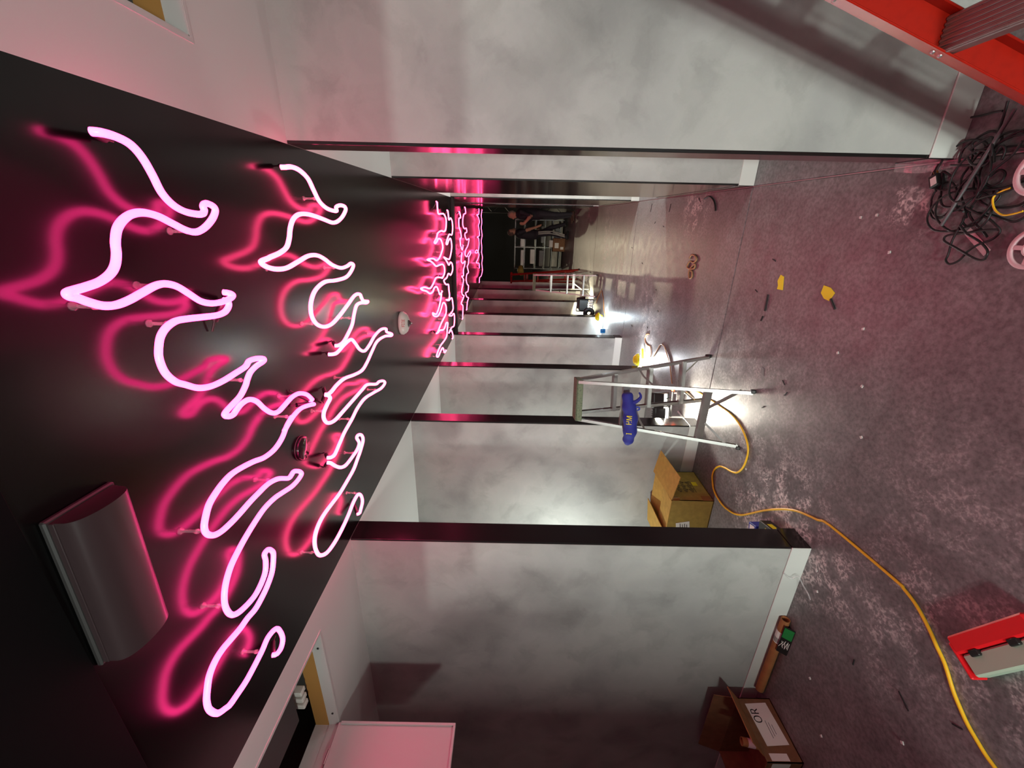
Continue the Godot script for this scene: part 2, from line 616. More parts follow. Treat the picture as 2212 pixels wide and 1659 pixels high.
func build_hatches():
	for side in [[-2.45, -1.785, -1.0, "square white ceiling hatch with its panel hanging open", "ceiling hatch"], [0.418, 1.08, 1.0, "square ceiling hatch opening above the orange ladder", "ceiling hatch"]]:
		var a = side[0]
		var b = side[1]
		var o = thing("ceiling_hatch", side[3], side[4], Vector3((a + b) / 2, H, -1.0215))
		var hx = (b - a) / 2
		var hz = 0.3015
		# frame: four angle sections that line the opening and lap the ceiling
		for q in [[Vector3(-hx - 0.012, -0.003, hz - 0.0), Vector3(hx + 0.012, 0.0, hz + 0.012)], [Vector3(-hx - 0.012, -0.003, -hz - 0.012), Vector3(hx + 0.012, 0.0, -hz)], [Vector3(-hx - 0.012, -0.003, -hz), Vector3(-hx, 0.0, hz)], [Vector3(hx, -0.003, -hz), Vector3(hx + 0.012, 0.0, hz)],
			[Vector3(-hx, -0.002, -hz), Vector3(hx, 0.05, -hz + 0.003)], [Vector3(-hx, -0.002, hz - 0.003), Vector3(hx, 0.05, hz)], [Vector3(-hx, -0.002, -hz), Vector3(-hx + 0.003, 0.05, hz)], [Vector3(hx - 0.003, -0.002, -hz), Vector3(hx, 0.05, hz)]]:
			var s = st0()
			span(s, q[0], q[1])
			put(s, "frame_section", M.white_paint, o)
		var s1 = st0()
		span(s1, Vector3(-hx, 0.05, -hz - 0.02), Vector3(hx, 0.118, -hz + 0.006))
		put(s1, "timber_joist", M.timber, o)
		s1 = st0()
		span(s1, Vector3(-hx, 0.05, hz - 0.006), Vector3(hx, 0.118, hz + 0.02))
		put(s1, "timber_joist", M.timber, o)
		s1 = st0()
		span(s1, Vector3(-hx - 0.3, 0.12, hz + 0.3), Vector3(-hx - 0.29, 0.7, -hz - 0.3))
		span(s1, Vector3(hx + 0.29, 0.12, hz + 0.3), Vector3(hx + 0.3, 0.7, -hz - 0.3))
		span(s1, Vector3(-hx - 0.3, 0.12, hz + 0.29), Vector3(hx + 0.3, 0.7, hz + 0.3))
		span(s1, Vector3(-hx - 0.3, 0.12, -hz - 0.3), Vector3(hx + 0.3, 0.7, -hz - 0.29))
		span(s1, Vector3(-hx - 0.3, 0.7, -hz - 0.3), Vector3(hx + 0.3, 0.71, hz + 0.3))
		put(s1, "dark_void", M.plenum, o)
		s1 = st0()
		span(s1, Vector3(-hx + 0.25, 0.1, -hz + 0.12), Vector3(-hx + 0.5, 0.3, hz + 0.2), 0.01)
		put(s1, "duct", M.duct, o)
		s1 = st0()
		for k in 3:
			span(s1, Vector3(-hx + 0.27 + 0.045 * k, 0.09, -hz + 0.05), Vector3(-hx + 0.295 + 0.045 * k, 0.28, -hz + 0.09), 0.004)
		put(s1, "strap", M.white_plastic, o)
		for k in [-1, 1]:
			s1 = st0()
			lathe(s1, [Vector2(0.005, 0), Vector2(0.005, 0.004), Vector2(0, 0.004)], 10, Transform3D(Basis(Vector3.RIGHT, PI / 2), Vector3(k * 0.24, 0.02, -hz + 0.003)))
			put(s1, "screw", M.black_plastic, o)
		# the panel hangs from its hinge edge
		var dx = -hx + 0.02 if side[2] < 0 else hx - 0.02
		s1 = st0()
		span(s1, Vector3(dx - 0.006, -0.605, -hz + 0.006), Vector3(dx + 0.006, -0.004, hz - 0.006), 0.002)
		var door = put(s1, "hatch_panel", M.white_paint, o)
		s1 = st0()
		for zz in [-hz + 0.006, hz - 0.018]:
			span(s1, Vector3(dx + 0.006, -0.605, zz), Vector3(dx + 0.018, -0.02, zz + 0.012), 0.001)
		span(s1, Vector3(dx + 0.006, -0.605, -hz + 0.018), Vector3(dx + 0.018, -0.593, hz - 0.018), 0.001)
		put(s1, "panel_edge", M.white_paint, door)
		for zz in [-0.15, 0.15]:
			s1 = st0()
			rod(s1, Vector3(dx, 0.0, zz - 0.03), Vector3(dx, 0.0, zz + 0.03), 0.005)
			put(s1, "hinge", M.bare_metal, o)

# ---------------------------------------------------------------- neon
func neon_tube(pts2, posts, m, label, group = "", r = 0.008):
	var y = 2.441
	var base = Vector3(pts2[0], y, pts2[1])
	var raw = pairs(pts2, 0.0)
	var local := PackedVector3Array()
	for p in raw:
		local.append(Vector3(p.x - base.x, 0, p.z - base.z))
	var path = smooth(local, 5)
	var c = path.size()
	# the ends turn up towards the ceiling into their electrodes
	var o = thing("neon_tube", label, "neon light", base, 0, group)
	var d0 = (path[0] - path[1]).normalized()
	var d1 = (path[c - 1] - path[c - 2]).normalized()
	var full := PackedVector3Array()
	full.append(path[0] + d0 * 0.008 + Vector3(0, 0.014, 0))
	full.append(path[0] + d0 * 0.006 + Vector3(0, 0.005, 0))
	full.append_array(path)
	full.append(path[c - 1] + d1 * 0.006 + Vector3(0, 0.005, 0))
	full.append(path[c - 1] + d1 * 0.008 + Vector3(0, 0.014, 0))
	var s = st0()
	tube(s, full, r, 10)
	put(s, "glass_tube", m, o)
	for e in [[path[0], d0], [path[c - 1], d1]]:
		s = st0()
		var a = e[0] + e[1] * 0.008 + Vector3(0, 0.012, 0)
		var b = e[0] - e[1] * 0.05 + Vector3(0, 0.044, 0)
		tube(s, PackedVector3Array([a, a.lerp(b, 0.15), a.lerp(b, 0.6), b]), [r * 0.8, r * 1.05, r * 1.1, r * 1.1], 10)
		var boot = put(s, "electrode_boot", M.black_plastic, o)
		s = st0()
		tube(s, smooth(PackedVector3Array([b, b - e[1] * 0.02 + Vector3(0, 0.006, 0), b - e[1] * 0.03 + Vector3(0, 0.009, 0)]), 3), 0.003, 6)
		put(s, "lead", M.black_plastic, boot)
	for q in posts:
		s = st0()
		var p = Vector3(q.x - base.x, 0, q.y - base.z)
		lathe(s, [Vector2(0.009, 0.0585), Vector2(0.009, 0.055), Vector2(0.004, 0.05), Vector2(0.004, 0.02), Vector2(0.0065, 0.018), Vector2(0.0065, 0.012), Vector2(0.003, 0.009), Vector2(0.003, 0.0)], 10, Transform3D(Basis.IDENTITY, p))
		put(s, "glass_standoff", M.glass_clear, o)
	return [o, path]

func auto_posts(pts2, step):
	var out := []
	var run = step * 0.5
	for i in range(0, pts2.size() - 2, 2):
		var a = Vector2(pts2[i], pts2[i + 1])
		var b = Vector2(pts2[i + 2], pts2[i + 3])
		run += a.distance_to(b)
		if run > step:
			run = 0.0
			out.append(b)
	return out

func build_neon():
	var paths = {
		"A1": [0.135, -0.910, 0.133, -0.938, 0.124, -0.968, 0.103, -0.989, 0.071, -1.004, 0.037, -1.016, 0.012, -1.040, -0.003, -1.076, -0.008, -1.125, 0.001, -1.141, 0.011, -1.140, 0.018, -1.153, 0.014, -1.174, 0.003, -1.184, -0.018, -1.165, -0.039, -1.129, -0.049, -1.094, -0.044, -1.061, -0.029, -1.025, -0.013, -0.988, -0.006, -0.952, -0.009, -0.922, -0.020, -0.897, -0.037, -0.877, -0.061, -0.864, -0.083, -0.858, -0.104, -0.847, -0.119, -0.830, -0.130, -0.804, -0.135, -0.776, -0.138, -0.750, -0.140, -0.739, -0.146, -0.739, -0.151, -0.751, -0.162, -0.769, -0.174, -0.794, -0.178, -0.821, -0.174, -0.853, -0.165, -0.889, -0.156, -0.927, -0.156, -0.956, -0.167, -0.987, -0.189, -1.017, -0.213, -1.049, -0.226, -1.088, -0.229, -1.134, -0.225, -1.167, -0.219, -1.175, -0.213, -1.166],
		"A2": [-0.237, -1.151, -0.246, -1.147, -0.257, -1.127, -0.259, -1.093, -0.252, -1.040, -0.245, -0.991, -0.242, -0.955, -0.249, -0.925, -0.263, -0.903, -0.284, -0.889, -0.311, -0.880, -0.346, -0.884, -0.375, -0.903, -0.393, -0.928, -0.416, -0.963, -0.429, -1.004, -0.433, -1.054, -0.431, -1.110, -0.428, -1.159, -0.418, -1.181, -0.423, -1.219, -0.434, -1.251, -0.442, -1.248, -0.444, -1.211, -0.452, -1.175, -0.468, -1.153, -0.482, -1.139, -0.501, -1.107, -0.510, -1.069, -0.517, -1.039, -0.524, -1.028, -0.534, -1.038, -0.539, -1.059, -0.532, -1.078, -0.525, -1.105, -0.528, -1.141, -0.549, -1.173, -0.586, -1.201, -0.618, -1.234, -0.631, -1.269, -0.627, -1.312, -0.620, -1.368, -0.628, -1.421, -0.655, -1.472, -0.690, -1.505],
		"A3": [-0.714, -1.511, -0.699, -1.467, -0.686, -1.411, -0.688, -1.362, -0.698, -1.321, -0.712, -1.281, -0.687, -1.345, -0.701, -1.304, -0.728, -1.260, -0.741, -1.207, -0.736, -1.148, -0.719, -1.098, -0.705, -1.046, -0.696, -0.996, -0.699, -0.956, -0.708, -0.922, -0.721, -0.892, -0.744, -0.870, -0.766, -0.857, -0.788, -0.858, -0.809, -0.875, -0.821, -0.901, -0.826, -0.937, -0.827, -0.983, -0.825, -1.033, -0.826, -1.080, -0.830, -1.136, -0.849, -1.192, -0.885, -1.247, -0.886, -1.269, -0.884, -1.288, -0.904, -1.319, -0.924, -1.332, -0.931, -1.305, -0.928, -1.258, -0.912, -1.202, -0.898, -1.150, -0.893, -1.091, -0.900, -1.039, -0.913, -0.982, -0.929, -0.934, -0.946, -0.898, -0.972, -0.869, -1.003, -0.850, -1.038, -0.843, -1.075, -0.851, -1.098, -0.872, -1.113, -0.909, -1.121, -0.952, -1.114, -0.989, -1.095, -1.022, -1.062, -1.037, -1.037, -1.039, -1.034, -1.055, -1.045, -1.069, -1.069, -1.080, -1.096, -1.071, -1.126, -1.052, -1.145, -1.022, -1.157, -0.988, -1.164, -0.943, -1.156, -0.903, -1.154, -0.868, -1.146, -0.829, -1.139, -0.793, -1.141, -0.762, -1.156, -0.733, -1.185, -0.713, -1.213, -0.701, -1.246, -0.700, -1.289, -0.716, -1.313, -0.743, -1.323, -0.758, -1.329, -0.789, -1.335, -0.831, -1.332, -0.878, -1.326, -0.921, -1.316, -0.959, -1.330, -1.000, -1.361, -1.017, -1.406, -1.021, -1.427, -1.003, -1.424, -0.980],
		"B1": [0.146, -1.599, 0.151, -1.644, 0.145, -1.700, 0.123, -1.756, 0.086, -1.790, 0.047, -1.827, 0.023, -1.884, 0.013, -1.950, 0.013, -1.994, 0.027, -1.992, 0.036, -2.034, 0.034, -2.087, 0.020, -2.103, -0.008, -2.059, -0.029, -1.998, -0.036, -1.934, -0.024, -1.856, -0.011, -1.776, -0.003, -1.701, -0.005, -1.638, -0.021, -1.591, -0.050, -1.560, -0.084, -1.540, -0.112, -1.511, -0.127, -1.460, -0.135, -1.401, -0.138, -1.385, -0.143, -1.345, -0.152, -1.348, -0.165, -1.376, -0.176, -1.425, -0.179, -1.490, -0.166, -1.576, -0.153, -1.661, -0.157, -1.736, -0.177, -1.800, -0.207, -1.867, -0.230, -1.958, -0.230, -2.035, -0.223, -2.086, -0.235, -2.116, -0.260, -2.074, -0.278, -2.003, -0.276, -1.884, -0.267, -1.781, -0.277, -1.705, -0.298, -1.653, -0.336, -1.617, -0.380, -1.613, -0.418, -1.644, -0.444, -1.707, -0.449, -1.783, -0.433, -1.873, -0.407, -1.974, -0.378, -2.085, -0.384, -2.156, -0.407, -2.176, -0.426, -2.199, -0.441, -2.265, -0.444, -2.233, -0.429, -2.159, -0.430, -2.094, -0.465, -2.047, -0.507, -2.007, -0.539, -1.937, -0.559, -1.875, -0.559, -1.818],
		"B2": [-0.577, -1.741, -0.585, -1.792, -0.574, -1.885, -0.573, -1.967, -0.601, -2.009, -0.654, -2.064, -0.683, -2.133, -0.673, -2.220, -0.649, -2.317, -0.644, -2.440, -0.665, -2.539, -0.687, -2.546, -0.727, -2.649, -0.735, -2.631, -0.703, -2.500, -0.692, -2.350, -0.719, -2.249, -0.753, -2.150, -0.769, -2.064, -0.754, -1.957, -0.727, -1.833, -0.723, -1.744, -0.729, -1.686, -0.729, -1.652],
		"B3": [-0.736, -1.647, -0.753, -1.657, -0.766, -1.620, -0.784, -1.582, -0.810, -1.573, -0.844, -1.599, -0.866, -1.666, -0.868, -1.769, -0.868, -1.901, -0.868, -2.031, -0.871, -2.111, -0.924, -2.250, -0.931, -2.308, -0.959, -2.389, -0.983, -2.408, -0.984, -2.329, -0.955, -2.193, -0.928, -2.050, -0.933, -1.933, -0.952, -1.855, -0.970, -1.751, -0.992, -1.682, -1.013, -1.617, -1.005, -1.578],
		"B4": [-1.029, -1.569, -1.072, -1.610, -1.109, -1.657, -1.131, -1.712, -1.137, -1.794, -1.136, -1.866, -1.118, -1.900, -1.075, -1.878, -1.073, -1.906, -1.098, -1.946, -1.134, -1.954, -1.166, -1.903, -1.186, -1.849, -1.207, -1.788, -1.214, -1.700, -1.217, -1.604, -1.209, -1.521, -1.202, -1.443, -1.207, -1.386, -1.228, -1.343, -1.264, -1.325, -1.313, -1.331, -1.349, -1.354, -1.383, -1.406, -1.398, -1.483, -1.397, -1.573, -1.385, -1.658, -1.367, -1.733, -1.369, -1.797, -1.404, -1.833, -1.449, -1.838, -1.480, -1.788],
		"C1": [0.129, -4.618, 0.082, -4.618, 0.024, -4.656, 0.025, -4.834, 0.021, -5.024, -0.026, -5.159, -0.086, -5.161, -0.146, -5.103, -0.160, -4.977, -0.149, -4.787, -0.165, -4.571, -0.205, -4.493, -0.242, -4.355, -0.256, -4.414, -0.239, -4.517, -0.221, -4.590, -0.232, -4.728, -0.278, -4.828, -0.327, -4.854, -0.368, -4.766, -0.414, -4.608, -0.426, -4.432, -0.396, -4.281, -0.381, -4.136, -0.375, -3.956, -0.401, -4.102, -0.435, -4.240, -0.477, -4.386, -0.487, -4.588, -0.503, -4.808, -0.551, -4.915, -0.612, -4.900, -0.639, -4.772],
		"C2": [-0.645, -4.747, -0.612, -4.554, -0.591, -4.354, -0.617, -4.220, -0.641, -4.092, -0.640, -3.978, -0.598, -3.778, -0.583, -3.615, -0.607, -3.678, -0.644, -3.842, -0.689, -3.992, -0.697, -4.136, -0.674, -4.235, -0.682, -4.362, -0.731, -4.451, -0.794, -4.541, -0.783, -4.695],
		"C3": [-0.804, -4.636, -0.858, -4.561, -0.903, -4.476, -0.939, -4.360, -0.947, -4.256, -0.897, -4.080, -0.936, -4.131, -0.983, -4.314, -0.984, -4.454, -0.959, -4.572, -0.921, -4.698, -0.937, -4.815, -1.005, -4.925, -1.078, -4.889, -1.100, -4.691, -1.114, -4.530, -1.138, -4.376, -1.153, -4.267],
		"C4": [-1.161, -4.314, -1.167, -4.441, -1.217, -4.660, -1.216, -4.785, -1.191, -4.878, -1.221, -5.005, -1.283, -4.944, -1.351, -4.881, -1.357, -4.706, -1.342, -4.470, -1.350, -4.284, -1.377, -4.172, -1.414, -4.266, -1.405, -4.378, -1.400, -4.532, -1.429, -4.605, -1.497, -4.670, -1.509, -4.796],
		"D1": [0.060, -5.329, 0.011, -5.361, -0.039, -5.394, -0.020, -5.541, -0.067, -5.680, -0.161, -5.688, -0.218, -5.592, -0.205, -5.400, -0.237, -5.253, -0.293, -5.108, -0.310, -5.190, -0.267, -5.337, -0.260, -5.482, -0.345, -5.561, -0.422, -5.492, -0.489, -5.329, -0.473, -5.149, -0.433, -4.905, -0.468, -5.020, -0.511, -5.140, -0.556, -5.265, -0.537, -5.414, -0.579, -5.556, -0.651, -5.570, -0.690, -5.427],
		"D2": [-0.691, -5.376, -0.651, -5.195, -0.682, -5.052, -0.686, -4.839, -0.752, -4.990, -0.778, -5.163, -0.850, -5.192, -0.911, -5.224, -0.956, -5.165, -0.925, -4.946, -0.972, -5.161, -0.985, -5.406, -1.074, -5.490, -1.149, -5.494, -1.166, -5.362],
		"D3": [-1.170, -5.340, -1.149, -5.117, -1.208, -5.352, -1.225, -5.564, -1.310, -5.600, -1.386, -5.526, -1.356, -5.316, -1.364, -5.063, -1.379, -5.258, -1.475, -5.394, -1.519, -5.383],
		"E1": [0.137, -7.212, 0.055, -7.278, 0.036, -7.032, -0.029, -6.866, -0.125, -6.846, -0.179, -7.067, -0.176, -7.317, -0.239, -7.392, -0.248, -7.135, -0.299, -7.124, -0.362, -7.368, -0.361, -7.739, -0.461, -7.530, -0.510, -7.166, -0.573, -7.070, -0.629, -7.317, -0.596, -7.600, -0.580, -7.900, -0.626, -7.996, -0.660, -7.685],
		"E2": [-0.666, -7.644, -0.763, -7.569, -0.800, -7.374, -0.914, -7.541, -0.918, -7.261, -0.997, -7.157, -1.095, -7.318, -1.141, -7.499, -1.222, -7.388, -1.192, -7.032, -1.285, -7.190, -1.353, -7.460, -1.395, -7.261, -1.500, -7.149],
		"E3": [0.062, -6.465, -0.013, -6.583, -0.028, -6.380, -0.132, -6.357, -0.213, -6.540, -0.294, -6.592, -0.303, -6.452, -0.400, -6.499, -0.478, -6.698, -0.419, -6.815],
		"E4": [-0.523, -6.644, -0.567, -6.576, -0.627, -6.520, -0.681, -6.730, -0.677, -7.049, -0.738, -6.954, -0.789, -6.785, -0.874, -6.767, -0.854, -6.544, -0.933, -6.755, -0.999, -6.664, -1.060, -6.500, -1.139, -6.558, -1.195, -6.781, -1.220, -6.618, -1.247, -6.388, -1.323, -6.596, -1.426, -6.575, -1.515, -6.525],
		"F1": [0.163, -10.053, 0.058, -9.946, 0.043, -9.441, -0.011, -9.876, -0.106, -10.118, -0.173, -9.856, -0.270, -10.002, -0.392, -10.085, -0.406, -9.524, -0.456, -9.884, -0.605, -9.962, -0.727, -9.632, -0.686, -8.930, -0.660, -9.345, -0.799, -9.939, -0.869, -9.614, -0.910, -9.169, -0.995, -9.915, -1.105, -10.002],
		"F2": [0.167, -10.990, 0.039, -10.718, -0.113, -10.888, -0.237, -10.690, -0.424, -10.935, -0.542, -10.660, -0.709, -10.831, -0.809, -10.746, -0.965, -11.004, -1.082, -10.796, -1.266, -10.977, -1.356, -10.578, -1.340, -10.042, -1.433, -9.963],
	}
	var posts = {
		"A1": [Vector2(-0.048, -1.083), Vector2(-0.176, -0.793), Vector2(-0.159, -0.945)],
		"A2": [Vector2(-0.247, -0.946), Vector2(-0.466, -1.144), Vector2(-0.624, -1.385)],
		"A3": [Vector2(-0.683, -1.336), Vector2(-0.773, -0.849), Vector2(-0.832, -1.160), Vector2(-1.027, -0.838), Vector2(-1.322, -0.914)],
		"B1": [Vector2(0.055, -1.820), Vector2(-0.180, -1.463), Vector2(-0.225, -1.915), Vector2(-0.414, -1.634), Vector2(-0.477, -2.016)],
		"B2": [Vector2(-0.650, -2.364), Vector2(-0.731, -1.852)],
		"B3": [Vector2(-0.965, -2.261), Vector2(-0.946, -1.839), Vector2(-0.784, -1.592)],
		"B4": [Vector2(-1.141, -1.838), Vector2(-1.356, -1.792), Vector2(-1.299, -1.318)],
	}
	var near_labels = {
		"A1": "broad pink neon tube bent into a tall flame point and a curled hook", "A2": "pink neon tube of rounded waves leaving the curled hook", "A3": "long pink neon tube of three looping tails ending beside the grey lens light",
		"B1": "whitish neon tube with a sharp flame point beside the black end panel", "B2": "short whitish neon tube zigzag beside the fire alarm", "B3": "whitish neon tube loop between the fire alarm and the round cover plate", "B4": "whitish neon tube with one long narrow loop along the white alcove ceiling"}
	var far_labels = {
		"C1": "thin neon tube past the fire alarm starting at the wide glossy black side", "C2": "thin neon tube with the longest flame point past the fire alarm", "C3": "thin neon tube of two narrow loops past the fire alarm", "C4": "thin neon tube past the fire alarm ending at the white alcove ceiling",
		"D1": "long thin neon tube running beside the black ceiling beam", "D2": "short thin neon tube in the middle beside the black ceiling beam", "D3": "short thin neon tube beside the black ceiling beam near the alcove ceiling"}
	for k in paths:
		var near = k in ["A1", "A2", "A3"]
		var m = M.neon_near if near else M.neon_far
		if posts.has(k):
			neon_tube(paths[k], posts[k], m, near_labels[k], "neon flame tubes before the fire alarm")
		elif k[0] in ["C", "D"]:
			neon_tube(paths[k], auto_posts(paths[k], 0.4), m, far_labels[k], "neon flame tubes past the fire alarm", 0.008)
		else:
			neon_tube(paths[k], auto_posts(paths[k], 0.6), m, "small distant pink neon tube on the ceiling beyond the black beam", "neon flame tubes past the black beam", 0.008)
	# the same pink light for renderers that do not light from glowing glass
	for p in [Vector3(-0.1, 2.2, -0.95), Vector3(-0.5, 2.2, -1.2), Vector3(-1.1, 2.2, -1.0), Vector3(-0.2, 2.2, -1.7), Vector3(-0.7, 2.2, -2.2), Vector3(-1.25, 2.2, -1.6), Vector3(-0.3, 2.2, -4.6), Vector3(-1.1, 2.2, -4.6), Vector3(-0.5, 2.2, -7.2), Vector3(-0.6, 2.2, -10.0)]:
		lamp("omni", self, p, lin(1.0, 0.03, 0.19), NEON_FILL, 0.25)

const NEON_FILL := 0.03

# ---------------------------------------------------------------- ceiling fittings
func build_ceiling_things():
	# strobe and speaker disc with the word FIRE
	var o = thing("fire_alarm", "round white fire alarm strobe on the black ceiling", "fire alarm", Vector3(-0.765, H, -3.105))
	var s = st0()
	lathe(s, [Vector2(0, 0), Vector2(0.084, 0), Vector2(0.088, -0.006), Vector2(0.088, -0.022), Vector2(0.083, -0.027), Vector2(0, -0.027)], 40)
	put(s, "back_box", M.white_plastic, o)
	s = st0()
	lathe(s, [Vector2(0.083, -0.027), Vector2(0.079, -0.036), Vector2(0.066, -0.049), Vector2(0.045, -0.058), Vector2(0.03, -0.061), Vector2(0.028, -0.056), Vector2(0.0, -0.056)], 40)
	put(s, "dome", M.white_plastic, o)
	s = st0()
	lathe(s, [Vector2(0.024, -0.056), Vector2(0.022, -0.068), Vector2(0.014, -0.077), Vector2(0.0, -0.08)], 20)
	put(s, "strobe_lens", M.smoked_lens, o)
	s = st0()
	lathe(s, [Vector2(0.006, -0.076), Vector2(0.005, -0.088), Vector2(0, -0.09)], 12)
	put(s, "lens_tip", M.bare_metal, o)
	# lettering on the side that faces the corridor entrance
	var dir = Vector3(0.24, -0.62, 0.97).normalized()
	words(o, "FIRE", Vector3(0.017, -0.0385, 0.0735), Basis(Vector3(0.97, 0, -0.24), Vector3(0.14, 0.79, 0.59).normalized(), Vector3(0.17, -0.62, 0.77).normalized()).orthonormalized(), 0.03, M.red_ink)
	# round blank cover plate
	o = thing("cover_plate", "small round black cover plate between the neon loops", "cover plate", Vector3(-0.89, H, -1.463))
	s = st0()
	lathe(s, [Vector2(0, 0), Vector2(0.047, 0), Vector2(0.049, -0.003), Vector2(0.049, -0.012), Vector2(0.046, -0.016), Vector2(0, -0.016)], 36)
	put(s, "disc", M.black_panel, o)
	s = st0()
	lathe(s, [Vector2(0.049, -0.002), Vector2(0.052, -0.004), Vector2(0.052, 0)], 36)
	put(s, "rim", M.duct, o)
	# unlit lens light: a shallow curved diffuser on a tray, turned across the corridor
	o = thing("lens_light", "unlit ceiling light with a curved smoked grey lens", "ceiling light", Vector3(-0.712, H, -0.655), 0.05)
	var L = 0.345
	var W = 0.125
	s = st0()
	span(s, Vector3(-L / 2 - 0.006, -0.012, -W / 2 - 0.008), Vector3(L / 2 + 0.006, 0, W / 2 + 0.008), 0.003)
	put(s, "tray", M.duct, o)
	var prof := PackedVector2Array()
	prof.append(Vector2(-W / 2, -0.012))
	for i in 25:
		var a = PI * i / 24.0
		prof.append(Vector2(-cos(a) * W / 2, -0.012 - 0.012 - pow(maxf(sin(a), 0.0), 0.6) * 0.042))
	prof.append(Vector2(W / 2, -0.012))
	s = st0()
	prism(s, prof, L, Transform3D(Basis(Vector3(0, 0, 1), Vector3(0, 1, 0), Vector3(-1, 0, 0)), Vector3.ZERO), true)
	var lens = put(s, "lens", M.smoked_lens, o)
	s = st0()
	for e in [-1.0, 1.0]:
		span(s, Vector3(-L / 2, -0.022, e * (W / 2 + 0.001) - 0.002), Vector3(L / 2, -0.01, e * (W / 2 + 0.001) + 0.002), 0.001)
	put(s, "edge_rail", M.smoked_lens, o)
	s = st0()
	for e in [-0.07, 0.08]:
		span(s, Vector3(e - 0.015, -0.02, -W / 2 - 0.006), Vector3(e + 0.015, -0.012, -W / 2), 0.001)
	put(s, "clip", M.black_plastic, o)

# ---------------------------------------------------------------- ladders
# feet and tops of the four rails; the first two carry the treads
func stepladder(called, label, tf, bf, tt, bt, heights, braces, m, capm, group = ""):
	var mid = (tf[0] + tf[1] + bf[0] + bf[1]) / 4
	var o = thing(called, label, "ladder", mid, 0, group)
	var across = (tf[1] - tf[0]).normalized()
	for i in 2:
		for q in [[tf[i], tt[i], "tread_rail", 0.05], [bf[i], bt[i], "support_rail", 0.034]]:
			var a = q[0] - mid
			var b = q[1] - mid
			var d = b - a
			var z = across
			var basis = Basis(d.normalized().cross(z).normalized(), d.normalized(), z).orthonormalized()
			var s = st0()
			var wd = q[3]
			var c = (a + b) / 2 + Vector3(0, 0.008, 0)
			var inward = (1.0 if i == 0 else -1.0)
			box(s, c, Vector3(wd, d.length() - 0.016, 0.003), 0.0, basis)
			for e in [-1.0, 1.0]:
				box(s, c + basis * Vector3(e * (wd / 2 - 0.0015), 0, inward * 0.01), Vector3(0.003, d.length() - 0.016, 0.02), 0.0, basis)
			var rail = put(s, q[2], m, o)
			s = st0()
			box(s, a + Vector3(0, 0.014, 0), Vector3(wd + 0.006, 0.028, 0.026), 0.004, basis)
			put(s, "foot", M.black_rubber, rail)
			s = st0()
			for hh in [0.16, 0.34, 0.5, 0.66, 0.82]:
				var p = a.lerp(b, hh)
				for e in [-0.3, 0.3]:
					lathe(s, [Vector2(0.004, 0.0), Vector2(0.003, 0.003), Vector2(0, 0.0035)], 8, Transform3D(Basis(Vector3(1, 0, 0), -inward * PI / 2), Vector3.ZERO).translated(p + basis * Vector3(e * wd, 0, -inward * 0.0015)))
			put(s, "rivet", M.bare_metal, rail)
	# treads
	for hh in heights:
		var a = tf[0].lerp(tt[0], hh) - mid
		var b = tf[1].lerp(tt[1], hh) - mid
		var s = st0()
		var fx = (b - a).normalized()
		var fz = fx.cross(Vector3.UP).normalized()
		var bs = Basis(fx, Vector3.UP, -fz).orthonormalized()
		box(s, (a + b) / 2, Vector3(a.distance_to(b) - 0.006, 0.004, 0.082), 0.0, bs)
		for e in [-1.0, 1.0]:
			box(s, (a + b) / 2 + bs * Vector3(0, -0.012, e * 0.039), Vector3(a.distance_to(b) - 0.006, 0.026, 0.004), 0.001, bs)
		for k in 5:
			box(s, (a + b) / 2 + bs * Vector3(0, 0.003, -0.028 + 0.014 * k), Vector3(a.distance_to(b) - 0.008, 0.003, 0.006), 0.001, bs)
		put(s, "tread", m, o)
		s = st0()
		for e in [0, 1]:
			var r0 = (a if e == 0 else b)
			var r1 = (tf[e].lerp(tt[e], hh - 0.14) - mid)
			if hh < 0.3:
				rod(s, (a.lerp(b, 0.32 if e == 0 else 0.68)) + Vector3(0, -0.02, 0), r1 + (b - a) * (0.01 if e == 0 else -0.01), 0.006, 6)
		if hh < 0.3:
			put(s, "tread_brace", m, o)
	for hh in braces:
		var a = bf[0].lerp(bt[0], hh) - mid
		var b = bf[1].lerp(bt[1], hh) - mid
		var fx = (b - a).normalized()
		var bs = Basis(fx, Vector3.UP, fx.cross(Vector3.UP)).orthonormalized()
		var s = st0()
		box(s, (a + b) / 2, Vector3(a.distance_to(b) - 0.004, 0.05, 0.012), 0.002, bs)
		box(s, (a + b) / 2 + bs * Vector3(0, 0.024, 0.014), Vector3(a.distance_to(b) - 0.004, 0.003, 0.03), 0.0, bs)
		put(s, "cross_brace", m, o)
		if hh < 0.4:
			s = st0()
			for e in [0, 1]:
				var r1 = bf[e].lerp(bt[e], hh - 0.17) - mid
				var st = a.lerp(b, 0.36 if e == 0 else 0.64) + Vector3(0, -0.02, 0)
				var dd = r1 - st
				var b2 = looking(dd)
				box(s, (st + r1) / 2, Vector3(0.016, 0.005, dd.length()), 0.0, b2)
				box(s, (st + r1) / 2 + b2 * Vector3(0.007, 0.006, 0), Vector3(0.003, 0.012, dd.length()), 0.0, b2)
			put(s, "corner_brace", m, o)
	# spreaders
	for i in 2:
		var a = tf[i].lerp(tt[i], 0.55) - mid
		var b = bf[i].lerp(bt[i], 0.55) - mid
		var k = (a + b) / 2 + Vector3(0, 0.012, 0)
		var s = st0()
		for q in [[a, k], [k, b]]:
			var dd = q[1] - q[0]
			box(s, (q[0] + q[1]) / 2, Vector3(0.003, 0.016, dd.length()), 0.0, looking(dd))
		put(s, "spreader", M.bare_metal, o)
	# top cap: tray with a rim
	var c0 = (tt[0] + tt[1] + bt[0] + bt[1]) / 4 - mid
	var wx = tt[0].distance_to(tt[1]) + 0.03
	var wz = ((tt[0] + tt[1]) / 2).distance_to((bt[0] + bt[1]) / 2) + 0.075
